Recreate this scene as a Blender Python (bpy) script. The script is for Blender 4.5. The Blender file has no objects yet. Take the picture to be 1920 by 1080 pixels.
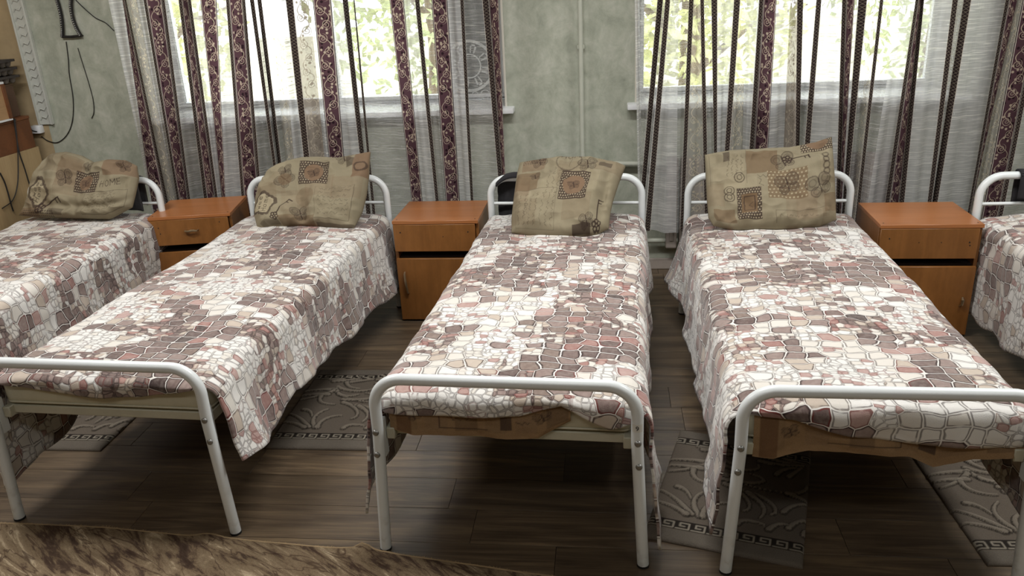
import bpy, bmesh, math, random
import numpy as np
from mathutils import Vector, Matrix, noise
C = bpy.context.scene.collection
sc = bpy.context.scene
PI = math.pi
# ------------------------------------------------------------------ camera, sky, lamps, exposure
F, PITCH, YAW, ROLL, CH = 1516.7, .3672, -.123, -.0499, 1.7557
_f = Vector((math.sin(YAW)*math.cos(PITCH), math.cos(YAW)*math.cos(PITCH), -math.sin(PITCH)))
_r0 = Vector((math.cos(YAW), -math.sin(YAW), 0)); _u0 = _r0.cross(_f)
_r = _r0*math.cos(ROLL)+_u0*math.sin(ROLL); _u = -_r0*math.sin(ROLL)+_u0*math.cos(ROLL)
cd = bpy.data.cameras.new('camera'); cam = bpy.data.objects.new('camera', cd); C.objects.link(cam)
cam.matrix_world = Matrix(((_r.x, _u.x, -_f.x, 0), (_r.y, _u.y, -_f.y, 0), (_r.z, _u.z, -_f.z, CH), (0, 0, 0, 1)))
cd.sensor_width = 36; cd.lens = F/1920*36; cd.clip_start = .05; cd.clip_end = 200
sc.camera = cam
sc.view_settings.view_transform = 'Standard'; sc.view_settings.look = 'None'; sc.view_settings.gamma = 1
sc.view_settings.use_curve_mapping = False; sc.view_settings.exposure = 0
sc.cycles.max_bounces = 8; sc.cycles.transparent_max_bounces = 16; sc.cycles.diffuse_bounces = 4
sc.cycles.caustics_reflective = False; sc.cycles.caustics_refractive = False; sc.cycles.sample_clamp_indirect = 6
w = bpy.data.worlds.new('sky'); sc.world = w; w.use_nodes = True
bg = w.node_tree.nodes['Background']; bg.inputs[0].default_value = (.93, .98, 1, 1); bg.inputs[1].default_value = 5.2
LAMP_POWER = 47
LAMPS = [(-2.6, 2.8), (-.2, 2.8), (2.2, 2.8), (-2.6, .2), (-.2, .2), (2.2, .2)]
for x_, y_ in LAMPS:
    ld = bpy.data.lights.new('ceiling_and_fill_light', 'AREA'); ld.shape = 'RECTANGLE'; ld.size = 1.2; ld.size_y = .3
    ld.energy = LAMP_POWER*(1 if y_ > 1 else .2); ld.color = (1, .99, .97)  # the weak near row is added fill that lifts the foot posts
    lo = bpy.data.objects.new('ceiling_and_fill_light', ld); lo.location = (x_, y_, 2.72); C.objects.link(lo)

def ray(px, py):
    return _f*F + _r*(px-960) + _u*(540-py)
CAM = Vector((0, 0, CH))
def at(px, py, p, n):            # pixel -> point on a real plane
    d = ray(px, py); p = Vector(p); n = Vector(n)
    return CAM + d*((p-CAM).dot(n)/d.dot(n))
def at_y(px, py, y): return at(px, py, (0, y, 0), (0, 1, 0))
def at_x(px, py, x): return at(px, py, (x, 0, 0), (1, 0, 0))
def at_z(px, py, z=0): return at(px, py, (0, 0, z), (0, 0, 1))

# ------------------------------------------------------------------ helpers
def lin(r, g, b):
    f = lambda c: c/12.92 if c <= .04045 else ((c+.055)/1.055)**2.4
    return (f(r/255), f(g/255), f(b/255), 1)

class G:
    """small node-graph helper"""
    def __init__(s, name):
        s.m = bpy.data.materials.new(name); s.m.use_nodes = True; s.nt = s.m.node_tree; s.nt.nodes.clear()
        s.out = s.nt.nodes.new('ShaderNodeOutputMaterial')
    def n(s, t, **k):
        x = s.nt.nodes.new(t)
        for a, b in k.items(): setattr(x, a, b)
        return x
    def put(s, sock, v):
        if v is None: return
        if isinstance(v, bpy.types.NodeSocket): s.nt.links.new(v, sock)
        else: sock.default_value = v
    def ma(s, op, a, b=None, c=None, clamp=False):
        x = s.n('ShaderNodeMath', operation=op, use_clamp=clamp)
        for i, v in enumerate((a, b, c)): s.put(x.inputs[i], v)
        return x.outputs[0]
    def add(s, a, b): return s.ma('ADD', a, b)
    def sub(s, a, b): return s.ma('SUBTRACT', a, b)
    def mul(s, a, b): return s.ma('MULTIPLY', a, b)
    def lt(s, a, b): return s.ma('LESS_THAN', a, b)
    def gt(s, a, b): return s.ma('GREATER_THAN', a, b)
    def mx(s, a, b): return s.ma('MAXIMUM', a, b)
    def mn(s, a, b): return s.ma('MINIMUM', a, b)
    def sm(s, v, a, b):
        x = s.n('ShaderNodeMapRange', interpolation_type='SMOOTHSTEP')
        s.put(x.inputs[0], v); s.put(x.inputs[1], a); s.put(x.inputs[2], b); return x.outputs[0]
    def mixf(s, f, a, b):
        return s.add(s.mul(a, s.sub(1., f)), s.mul(b, f))
    def mix(s, f, a, b, mode='MIX'):
        x = s.n('ShaderNodeMix', data_type='RGBA', blend_type=mode)
        s.put(x.inputs[0], f); s.put(x.inputs[6], a); s.put(x.inputs[7], b); return x.outputs[2]
    def ramp(s, f, stops, const=False):
        x = s.n('ShaderNodeValToRGB'); cr = x.color_ramp; cr.interpolation = 'CONSTANT' if const else 'LINEAR'
        while len(cr.elements) < len(stops): cr.elements.new(1)
        for e, (p, c) in zip(cr.elements, stops): e.position = p; e.color = c
        s.put(x.inputs[0], f); return x.outputs[0]
    def uv(s): return s.n('ShaderNodeTexCoord').outputs['UV']
    def obj(s): return s.n('ShaderNodeTexCoord').outputs['Object']
    def mapping(s, v, scale=(1, 1, 1), rot=(0, 0, 0), loc=(0, 0, 0)):
        x = s.n('ShaderNodeMapping'); s.put(x.inputs[0], v)
        x.inputs['Scale'].default_value = scale; x.inputs['Rotation'].default_value = rot; x.inputs['Location'].default_value = loc
        return x.outputs[0]
    def noise(s, v, scale, detail=3, rough=.5, color=False, dist=0):
        x = s.n('ShaderNodeTexNoise'); s.put(x.inputs['Vector'], v); x.inputs['Scale'].default_value = scale
        x.inputs['Detail'].default_value = detail; x.inputs['Roughness'].default_value = rough; x.inputs['Distortion'].default_value = dist
        return x.outputs[1 if color else 0]
    def voro(s, v, scale, rnd=1., feature='F1', metric='EUCLIDEAN'):
        x = s.n('ShaderNodeTexVoronoi', feature=feature, voronoi_dimensions='2D')
        if feature != 'DISTANCE_TO_EDGE': x.distance = metric
        s.put(x.inputs['Vector'], v); x.inputs['Scale'].default_value = scale; x.inputs['Randomness'].default_value = rnd
        return x
    def sep(s, v):
        x = s.n('ShaderNodeSeparateXYZ'); s.put(x.inputs[0], v); return x.outputs
    def comb(s, a, b, c=0.):
        x = s.n('ShaderNodeCombineXYZ'); s.put(x.inputs[0], a); s.put(x.inputs[1], b); s.put(x.inputs[2], c); return x.outputs[0]
    def bump(s, h, strength=.3, dist=.01):
        x = s.n('ShaderNodeBump'); x.inputs['Strength'].default_value = strength; x.inputs['Distance'].default_value = dist
        s.put(x.inputs['Height'], h); return x.outputs[0]
    def bsdf(s, color, rough=.5, metal=0., normal=None, sheen=0., spec=None, end=True, coat=0.):
        x = s.n('ShaderNodeBsdfPrincipled')
        s.put(x.inputs['Base Color'], color); s.put(x.inputs['Roughness'], rough); x.inputs['Metallic'].default_value = metal
        if normal is not None: s.put(x.inputs['Normal'], normal)
        if sheen: x.inputs['Sheen Weight'].default_value = sheen; x.inputs['Sheen Roughness'].default_value = .5
        if spec is not None: x.inputs['Specular IOR Level'].default_value = spec
        if coat: x.inputs['Coat Weight'].default_value = coat; x.inputs['Coat Roughness'].default_value = .15
        if end: s.nt.links.new(x.outputs[0], s.out.inputs[0]); return s.m
        return x.outputs[0]

def mesh(name, verts, faces, mats=(), uvs=None, fm=None, cols=None, smooth=False, parent=None, link=True):
    me = bpy.data.meshes.new(name); me.from_pydata([tuple(v) for v in verts], [], [tuple(f) for f in faces])
    for m in (mats if isinstance(mats, (list, tuple)) else [mats]): me.materials.append(m)
    if fm is not None: me.polygons.foreach_set('material_index', np.array(fm, np.int32))
    if uvs is not None:
        ul = me.uv_layers.new(name='UVMap'); li = np.zeros(len(me.loops), np.int32); me.loops.foreach_get('vertex_index', li)
        ul.data.foreach_set('uv', np.array(uvs, np.float32)[li].ravel())
    if cols is not None:
        ca = me.color_attributes.new('print', 'FLOAT_COLOR', 'POINT')
        ca.data.foreach_set('color', np.hstack([np.array(cols, np.float32), np.ones((len(cols), 1), np.float32)]).ravel())
    if smooth: me.polygons.foreach_set('use_smooth', np.ones(len(me.polygons), bool))
    me.update()
    o = bpy.data.objects.new(name, me)
    if link: C.objects.link(o)
    if parent is not None: o.parent = parent
    return o
def bmobj(name, bm, mat, parent=None, smooth=True):
    me = bpy.data.meshes.new(name); bm.normal_update(); bm.to_mesh(me); bm.free()
    for m in (mat if isinstance(mat, (list, tuple)) else [mat]): me.materials.append(m)
    if smooth:
        me.polygons.foreach_set('use_smooth', np.ones(len(me.polygons), bool)); me.set_sharp_from_angle(angle=math.radians(40))
    o = bpy.data.objects.new(name, me); C.objects.link(o)
    if parent is not None: o.parent = parent
    return o
def box_bm(bm, lo, hi, bev=0., seg=1, rot=None):
    r = bmesh.ops.create_cube(bm, size=1); vs = r['verts']
    for v in vs: v.co = Vector([(lo[i]+hi[i])/2+v.co[i]*(hi[i]-lo[i]) for i in range(3)])
    if bev:
        es = list({e for v in vs for e in v.link_edges})
        bmesh.ops.bevel(bm, geom=es, offset=bev, segments=seg, profile=.6, affect='EDGES')
def box(name, lo, hi, mat, parent=None, bev=.002, seg=1):
    bm = bmesh.new(); box_bm(bm, lo, hi, bev, seg); return bmobj(name, bm, mat, parent)
def fillet(pts, r, n=8):
    pts = [Vector(p) for p in pts]; out = [pts[0]]
    for i in range(1, len(pts)-1):
        a = (pts[i-1]-pts[i]); b = (pts[i+1]-pts[i]); la, lb = a.length, b.length; a.normalize(); b.normalize()
        ang = a.angle(b); t = min(r/math.tan(ang/2), la*.49, lb*.49); rr = t*math.tan(ang/2)
        p0 = pts[i]+a*t; p1 = pts[i]+b*t; bis = (a+b).normalized(); cen = pts[i]+bis*(rr/math.sin(ang/2))
        v0 = p0-cen; v1 = p1-cen; tot = v0.angle(v1)
        for k in range(n+1):
            s = k/n; out.append(cen+(v0*math.sin((1-s)*tot)+v1*math.sin(s*tot))/math.sin(tot))
    out.append(pts[-1]); return out
def tube_bm(bm, pts, r, n=12, cap=True):
    pts = [Vector(p) for p in pts]; rings = []
    ref = None
    for i, p in enumerate(pts):
        d = (pts[min(i+1, len(pts)-1)]-pts[max(i-1, 0)]).normalized()
        if ref is None: ref = d.orthogonal().normalized()
        ref = (ref-d*ref.dot(d)).normalized(); q = d.cross(ref)
        rr = r[i] if isinstance(r, (list, tuple)) else r
        rings.append([bm.verts.new(p+ref*(rr*math.cos(2*PI*k/n))+q*(rr*math.sin(2*PI*k/n))) for k in range(n)])
    for a, b in zip(rings, rings[1:]):
        for k in range(n): bm.faces.new((a[k], a[(k+1) % n], b[(k+1) % n], b[k]))
    if cap:
        bm.faces.new(rings[0][::-1]); bm.faces.new(rings[-1])
def tube(name, pts, r, mat, parent=None, n=12):
    bm = bmesh.new(); tube_bm(bm, pts, r, n); return bmobj(name, bm, mat, parent)
def thing(name, label, cat, loc=(0, 0, 0), rz=0, group=None):
    o = bpy.data.objects.new(name, None); o.empty_display_size = .1; C.objects.link(o); o.location = loc; o.rotation_euler = (0, 0, rz)
    tag(o, label, cat, group); return o
def tag(o, label, cat, group=None):
    o['label'] = label; o['category'] = cat
    if group: o['group'] = group
    return o
def struct(o): o['kind'] = 'structure'; return o
def fbm(x, y, z=0, o=3): return noise.fractal(Vector((x, y, z)), 1., 2., o)

# ------------------------------------------------------------------ materials
def m_plain(name, c, rough=.5, metal=0., bumps=0, var=.0, **k):
    g = G(name); col = c; nrm = None
    if var or bumps:
        nz = g.noise(g.obj(), 14, 5, .6)
        if var: col = g.mix(g.sm(nz, .3, .7), tuple(x*(1-var) for x in c[:3])+(1,), tuple(min(1, x*(1+var)) for x in c[:3])+(1,))
        if bumps: nrm = g.bump(g.noise(g.obj(), 90, 3), bumps, .004)
    return g.bsdf(col, rough, metal, nrm, **k)
def m_wallpaper():
    g = G('green_wallpaper'); p = g.obj()
    a = g.noise(p, 7, 8, .68, dist=.6); b = g.noise(g.mapping(p, (1, 1, .6)), 22, 6, .7)
    f = g.add(g.mul(a, .7), g.mul(b, .3))
    col = g.ramp(f, [(.32, lin(144, 149, 135)), (.48, lin(168, 172, 157)), (.56, lin(179, 182, 168)), (.7, lin(198, 199, 187))])
    return g.bsdf(col, .75, normal=g.bump(b, .25, .004))
def m_wood(name, c1, c2, rough, axis='x', scale=1., rnd=True, streak=None, spec=.5, coat=0.):
    g = G(name); p = g.obj()
    oi = g.n('ShaderNodeObjectInfo').outputs['Random'] if rnd else None
    sc_ = {'x': (.6, 7, 7), 'y': (7, .6, 7), 'z': (7, 7, .6)}[axis]
    v = g.mapping(p, tuple(s*scale for s in sc_))
    if rnd:
        va = g.n('ShaderNodeVectorMath', operation='ADD'); g.put(va.inputs[0], v)
        g.put(va.inputs[1], g.comb(g.mul(oi, 37.), g.mul(oi, 91.), g.mul(oi, 13.))); v = va.outputs[0]
    a = g.noise(v, 1.6, 6, .62, dist=1.1); b = g.noise(g.mapping(v, (1, 6, 6)), 3.5, 4, .7)
    f = g.add(g.mul(a, .65), g.mul(b, .35))
    col = g.mix(g.sm(f, .34, .68), c1, c2)
    if streak: col = g.mix(g.mul(g.sm(a, .56, .72), .55), col, streak)
    if rnd: col = g.mix(g.mul(oi, .38), col, tuple(x*.55 for x in c1[:3])+(1,))
    return g.bsdf(col, rough, normal=g.bump(b, .12, .002), spec=spec, coat=coat)
def m_blanket():
    g = G('fleece_stone_print'); uv = g.uv()
    wv = g.n('ShaderNodeVectorMath', operation='SUBTRACT'); g.put(wv.inputs[0], g.noise(uv, 9, 2, color=True)); wv.inputs[1].default_value = (.5, .5, .5)
    ws = g.n('ShaderNodeVectorMath', operation='SCALE'); g.put(ws.inputs[0], wv.outputs[0]); ws.inputs['Scale'].default_value = .05
    wa = g.n('ShaderNodeVectorMath', operation='ADD'); g.put(wa.inputs[0], uv); g.put(wa.inputs[1], ws.outputs[0])
    p = g.mapping(wa.outputs[0], (.86, 1.12, 1))
    S1, S2 = 18.5, 39.
    big = g.voro(p, S1, .40); be = g.voro(p, S1, .40, 'DISTANCE_TO_EDGE'); sm_ = g.voro(p, S2, .6); se = g.voro(p, S2, .6, 'DISTANCE_TO_EDGE')
    bp, sp = big.outputs['Position'], sm_.outputs['Position']
    bc, scol = g.sep(big.outputs['Color']), g.sep(sm_.outputs['Color'])
    reg = g.noise(bp, 4.2, 1)
    sel = g.gt(g.add(reg, g.mul(g.sub(bc[1], .5), .16)), .505)
    db = g.mul(be.outputs['Distance'], 1/S1); ds = g.mul(se.outputs['Distance'], 1/S2)
    rb = g.mul(g.sub(.73, big.outputs['Distance']), .62/S1); rs = g.mul(g.sub(.74, sm_.outputs['Distance']), .62/S2)
    db = g.mn(db, rb); ds = g.mx(g.mn(ds, rs), g.mul(ds, .55))
    d = g.mixf(sel, db, g.mn(db, ds))
    rnd = g.mixf(sel, bc[0], scol[0]); rnd2 = g.mixf(sel, bc[2], scol[2])
    tone = g.noise(bp, 3.1, 1)
    t = g.add(g.mul(rnd, .46), g.mul(g.sm(tone, .38, .62), .48))
    t = g.sub(t, g.mul(sel, .2))
    fill = g.ramp(t, [(0, lin(224, 222, 218)), (.22, lin(214, 209, 201)), (.36, lin(188, 174, 160)), (.43, lin(138, 119, 113)), (.56, lin(112, 93, 88)), (.68, lin(124, 106, 97)), (.78, lin(96, 78, 74)), (.9, lin(70, 54, 51))], True)
    fill = g.mix(g.mul(g.gt(rnd2, .9), .8), fill, lin(160, 116, 108))
    wc = g.noise(uv, 55, 3, .6)
    fill = g.mix(g.mul(g.sm(wc, .35, .75), .14), fill, lin(222, 212, 200))
    dark = g.sm(t, .34, .5)
    gr = g.mixf(sel, .0021, .0005)
    ring = g.mul(g.sm(g.sub(d, gr), -.0012, .0008), g.sub(1., g.sm(g.sub(d, gr), g.mixf(sel, .0022, .0009), g.mixf(sel, .0052, .0028))))
    lw = g.add(.7, g.mul(dark, .3)); lw = g.mul(lw, g.sm(g.noise(uv, 30, 2), .25, .5))
    linec = g.mix(g.gt(rnd2, .8), lin(58, 42, 40), lin(104, 50, 46))
    col = g.mix(g.mul(ring, lw), fill, linec)
    col = g.mix(g.mul(g.sub(1., g.sm(d, g.sub(gr, .001), gr)), g.sub(1., sel)), col, lin(224, 221, 216))
    nb = g.bump(g.add(g.noise(uv, 420, 2, .7), g.mul(g.sm(d, 0, .006), .5)), .35, .003)
    return g.bsdf(col, .9, normal=nb, sheen=.35, spec=.15)
def m_print(name, rough=.85, bumps=.25, bs=300, sheen=0., spec=.2):
    g = G(name); a = g.n('ShaderNodeAttribute', attribute_name='print').outputs['Color']
    p = g.obj(); nz = g.noise(p, bs, 3, .6)
    col = g.mix(g.mul(g.sm(nz, .3, .75), .22), a, (.02, .015, .01, 1))
    return g.bsdf(col, rough, normal=g.bump(nz, bumps, .003), sheen=sheen, spec=spec)
def cloth_shader(g, col, alpha, trans=.5):
    d = g.n('ShaderNodeBsdfDiffuse'); g.put(d.inputs[0], col)
    t = g.n('ShaderNodeBsdfTranslucent'); g.put(t.inputs[0], col)
    m1 = g.n('ShaderNodeMixShader'); m1.inputs[0].default_value = trans
    g.nt.links.new(d.outputs[0], m1.inputs[1]); g.nt.links.new(t.outputs[0], m1.inputs[2])
    tr = g.n('ShaderNodeBsdfTransparent'); m2 = g.n('ShaderNodeMixShader'); g.put(m2.inputs[0], alpha)
    g.nt.links.new(tr.outputs[0], m2.inputs[1]); g.nt.links.new(m1.outputs[0], m2.inputs[2])
    g.nt.links.new(m2.outputs[0], g.out.inputs[0]); return g.m
def scroll_mask(g, u, v, W=.095, per=.15):
    """vine with spirals, u 0..1 across the band, v in metres along it"""
    mask = None
    for uc, off, sgn in ((.36, 0., 1.), (.64, .5, -1.)):
        vm = g.mul(g.sub(g.ma('FRACT', g.add(g.mul(v, 1/per), off)), .5), per)
        dx = g.mul(g.sub(u, uc), W); r = g.ma('SQRT', g.add(g.mul(dx, dx), g.mul(vm, vm)))
        th = g.mul(g.ma('ARCTAN2', vm, dx), sgn/(2*PI))
        f = g.ma('ABSOLUTE', g.sub(g.ma('FRACT', g.sub(g.mul(r, 1/.0125), th)), .5))
        s_ = g.mul(g.gt(f, .38), g.lt(r, .027)); mask = s_ if mask is None else g.mx(mask, s_)
    vine = g.add(.5, g.mul(g.ma('SINE', g.mul(v, 2*PI/per)), .3))
    mask = g.mx(mask, g.lt(g.ma('ABSOLUTE', g.sub(u, vine)), .026))
    q = g.voro(g.comb(g.mul(u, W), v), 44, .9)
    leaf = g.mul(g.lt(q.outputs['Distance'], .3), g.gt(g.sep(q.outputs['Color'])[0], .72))
    return g.mx(mask, leaf), g.mul(g.lt(q.outputs['Distance'], .34), g.lt(g.sep(q.outputs['Color'])[0], .3))
def m_band(name, base, dots, gold, alpha, cream=False):
    g = G(name); u, v, _ = g.sep(g.uv())
    mk, dk = scroll_mask(g, u, v)
    nz = g.noise(g.uv(), 60, 2)
    col = g.mix(dk, base, dots); col = g.mix(g.mul(mk, g.sm(nz, .2, .5)), col, gold)
    if not cream:
        e = g.ma('ABSOLUTE', g.sub(u, .5))
        col = g.mix(g.gt(e, .455), col, lin(60, 45, 50)); col = g.mix(g.mul(g.gt(e, .42), g.lt(e, .455)), col, lin(225, 215, 205))
        al = alpha
    else: al = g.add(alpha, g.mul(mk, .35))
    return cloth_shader(g, col, al, .42)
def m_sheer(name, a0, c0, c1):
    g = G(name); uv = g.uv(); u, v, _ = g.sep(uv)
    a = g.noise(g.comb(g.mul(u, 7.), g.mul(v, 150.)), 1., 2, .6)
    b = g.noise(g.comb(g.mul(u, 90.), g.mul(v, 5.)), 1., 2, .5); fl = g.noise(g.comb(g.mul(u, 160.), g.mul(v, 30.)), 1., 1)
    slub = g.mul(g.add(.4, g.mul(.6, g.sm(g.noise(g.comb(0., g.mul(v, 26.)), 1., 1), .4, .6))), g.sm(a, .47, .62))
    al = g.add(a0, g.add(g.mul(slub, .34), g.mul(g.sub(b, .5), .12))); al = g.add(al, g.mul(g.gt(fl, .75), .25))
    col = g.mix(slub, c0, c1)
    return cloth_shader(g, col, g.ma('ADD', al, 0., clamp=True), .5)
def m_chain():
    g = G('dark_chain_stripe'); u, v, _ = g.sep(g.uv())
    z = g.ma('ABSOLUTE', g.sub(g.ma('FRACT', g.mul(v, 55.)), .5)); w_ = g.ma('ABSOLUTE', g.sub(u, .5))
    d = g.lt(g.ma('ABSOLUTE', g.sub(g.add(z, g.mul(w_, .9)), .42)), .055)
    col = g.mix(d, lin(52, 42, 44), lin(150, 139, 124)); col = g.mix(g.gt(w_, .43), col, lin(215, 208, 200))
    return cloth_shader(g, col, 1., .12)
def m_carpet():
    g = G('brown_mottled_carpet'); p = g.mapping(g.obj(), (1, 1, 1), (0, 0, -.95))
    a = g.noise(g.mapping(p, (14, 2.4, 1)), 1., 6, .66, dist=1.6); b = g.noise(g.mapping(p, (50, 9, 1)), 1., 5, .7, dist=.8)
    f = g.add(g.mul(a, .74), g.mul(b, .26))
    col = g.ramp(f, [(.34, lin(62, 48, 40)), (.43, lin(84, 68, 56)), (.48, lin(124, 106, 84)), (.56, lin(140, 122, 98)), (.62, lin(184, 166, 138)), (.72, lin(200, 186, 160))])
    ln = g.noise(g.mapping(p, (10, 2.2, 1), (0, 0, 0), (3, 1, 0)), 1., 3, .55, dist=1.2); vein = g.sub(1., g.sm(g.ma('ABSOLUTE', g.sub(ln, .5)), .0, .022)); col = g.mix(g.mul(vein, .75), col, lin(70, 52, 42))
    n = g.noise(g.obj(), 260, 2, .7)
    return g.bsdf(g.mix(g.mul(g.sm(n, .3, .7), .3), col, lin(50, 38, 28)), .95, normal=g.bump(n, .7, .006), spec=.1)
def m_glass():
    g = G('window_glass'); tr = g.n('ShaderNodeBsdfTransparent'); gl = g.n('ShaderNodeBsdfGlossy'); gl.inputs['Roughness'].default_value = .02
    m = g.n('ShaderNodeMixShader'); f = g.n('ShaderNodeFresnel'); f.inputs[0].default_value = 1.45
    g.nt.links.new(f.outputs[0], m.inputs[0]); g.nt.links.new(tr.outputs[0], m.inputs[1]); g.nt.links.new(gl.outputs[0], m.inputs[2])
    g.nt.links.new(m.outputs[0], g.out.inputs[0]); return g.m
def m_enamel():
    g = G('white_enamel_paint'); p = g.obj(); z = g.sep(p)[2]
    n1 = g.noise(p, 60, 4, .7); chips = g.mul(g.gt(n1, .70), g.lt(z, .14)); dirt = g.mul(g.sm(g.noise(p, 25, 3), .5, .8), g.sub(1., g.sm(z, .0, .25)))
    col = g.mix(g.mul(dirt, .5), lin(226, 231, 232), lin(150, 142, 128)); col = g.mix(chips, col, lin(90, 80, 70))
    return g.bsdf(col, .28)
M = {}
M['wall'] = m_wallpaper()
M['cream_wall'] = m_plain('cream_wall_paint', lin(172, 152, 118), .8, var=.06)
M['plaster'] = m_plain('white_plaster', lin(214, 210, 198), .85, var=.04)
M['ceiling'] = m_plain('ceiling_paint', lin(225, 224, 218), .9, var=.02)
M['floor'] = m_plain('floor_joint', lin(30, 24, 20), .8, var=.1)
M['plank'] = m_wood('dark_vinyl_plank', lin(72, 60, 48), lin(122, 104, 82), .36, 'x', 1.5, True, lin(142, 120, 90))
M['pvc'] = m_plain('white_window_plastic', lin(232, 234, 236), .35, var=.02)
M['glass'] = m_glass()
M['grey_panel'] = m_plain('grey_sash_panel', lin(112, 116, 112), .5, var=.05)
M['chalk'] = m_plain('white_window_paint', lin(222, 226, 224), .8, var=.03)
M['enamel'] = m_enamel()
M['cream'] = m_plain('shaded_cream_rail_paint', lin(190, 187, 168), .4, var=.05)  # cream paint, with the shadow under the bedding in its tone
M['pipe'] = m_plain('painted_pipe', lin(186, 189, 176), .45, var=.04)
M['radiator'] = m_plain('radiator_paint', lin(150, 140, 132), .5, var=.06)
M['steel'] = m_plain('steel_bolt', lin(150, 150, 148), .35, .9, var=.1)
M['rubber'] = m_plain('black_rubber', lin(26, 25, 25), .7, var=.1)
M['blanket'] = m_blanket()
M['pillow'] = m_print('printed_linen', .9, .25, 700)
M['rug'] = m_print('grey_carved_pile', .95, .8, 330, spec=.1)
M['sheet'] = m_print('tan_printed_sheet', .85, .25, 350)
M['mattress'] = m_plain('cream_mattress_ticking', lin(196, 191, 168), .45, var=.06)
M['side'] = m_wood('orange_laminate_shaded', lin(124, 80, 38), lin(148, 98, 50), .38, 'z', .9, True)  # same laminate, darkened in colour for the shaded upright faces
M['lit_top'] = m_wood('orange_laminate_lit_top', lin(162, 102, 58), lin(182, 118, 70), .3, 'x', .9, True)  # same laminate, brightened in colour for light from above
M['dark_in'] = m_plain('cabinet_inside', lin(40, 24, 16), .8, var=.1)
M['brass'] = m_plain('worn_nickel', lin(178, 158, 128), .3, .9, var=.15)
M['black'] = m_plain('black_cloth', lin(38, 37, 40), .95, bumps=.4, var=.15)
M['grey_cloth'] = m_plain('dark_grey_cloth', lin(58, 58, 60), .95, bumps=.4, var=.15)
M['sheer'] = m_sheer('sheer_curtain_weave', .26, lin(222, 222, 224), lin(244, 243, 240)); M['dense'] = m_sheer('doubled_curtain_weave', .58, lin(232, 232, 234), lin(246, 245, 242))
M['taupe'] = m_band('taupe_scroll_band', lin(176, 164, 152), lin(160, 148, 138), lin(200, 188, 172), .8, True); M['chain'] = m_chain()
M['purple'] = m_band('purple_scroll_band', lin(94, 68, 76), lin(54, 38, 44), lin(200, 182, 164), 1.)
M['emb'] = m_band('cream_scroll_band', lin(230, 226, 218), lin(214, 206, 194), lin(236, 226, 204), .42, True)
M['carpet'] = m_carpet()
M['binding'] = m_plain('carpet_binding', lin(150, 128, 96), .9, bumps=.6, var=.2)

# ------------------------------------------------------------------ setting
WY = 4.86; CEIL = 2.75; XL, XR, YF = -4.4, 3.6, -2.4; WT = .45
W1 = (at_y(285, 215, 4.86).x, -.575); W2 = (.178, 1.97); SZ = 1.035; HZ = 2.35
bm = bmesh.new(); box_bm(bm, (XL-.1, YF-.1, -.1), (XR+.1, WY+WT, -.004)); floor = struct(bmobj('floor', bm, M['floor'], smooth=False))
random.seed(4)
prow = .185; y = 1.62; k = 0
while y < WY-.02:
    x = -4.3 + random.uniform(0, 1.2); xs = [-4.35, x]
    while x < 3.4: x += 1.22; xs.append(min(x, 3.5))
    y1 = min(y+prow, WY-.01)
    for a, b in zip(xs, xs[1:]):
        if b-a < .05: continue
        o = box('plank', (-(b-a)/2+.0008, -(y1-y)/2+.0008, -.004), ((b-a)/2-.0008, (y1-y)/2-.0008, 0), M['plank'], floor, .0006)
        o.location = ((a+b)/2, (y+y1)/2, 0)
    y = y1
struct(box('floor_near', (XL, YF, -.004), (XR, 1.62, 0), M['plank'], floor, 0))
def quads(name, boxes, mat, fm=None):
    bm = bmesh.new()
    for lo, hi in boxes: box_bm(bm, lo, hi)
    return struct(bmobj(name, bm, mat, smooth=False))
TRX = at_y(62, 120, WY).x
quads('wall_back', [((TRX, WY, 0), (W1[0], WY+WT, CEIL)), ((W1[0], WY, 0), (W1[1], WY+WT, SZ-.03)), ((W1[0], WY, HZ), (W1[1], WY+WT, CEIL)),
    ((W1[1], WY, 0), (W2[0], WY+WT, CEIL)), ((W2[0], WY, 0), (W2[1], WY+WT, SZ-.03)), ((W2[0], WY, HZ), (W2[1], WY+WT, CEIL)), ((W2[1], WY, 0), (XR, WY+WT, CEIL))], M['wall'])
quads('wall_back_corner', [((XL, WY, 0), (TRX, WY+WT, CEIL))], M['cream_wall'])
quads('wall_left', [((XL-.1, YF, 0), (XL, WY+WT, CEIL))], M['cream_wall'])
quads('wall_right', [((XR, YF, 0), (XR+.1, WY+WT, CEIL))], M['wall'])
quads('wall_front', [((XL, YF-.1, 0), (XR, YF, CEIL))], M['cream_wall'])
ceiling = quads('ceiling', [((XL-.1, YF-.1, CEIL), (XR+.1, WY+WT, CEIL+.1))], M['ceiling'])
struct(box('baseboard_back', (XL, WY-.016, 0), (XR, WY, .07), M['radiator'], None, .003))
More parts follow.
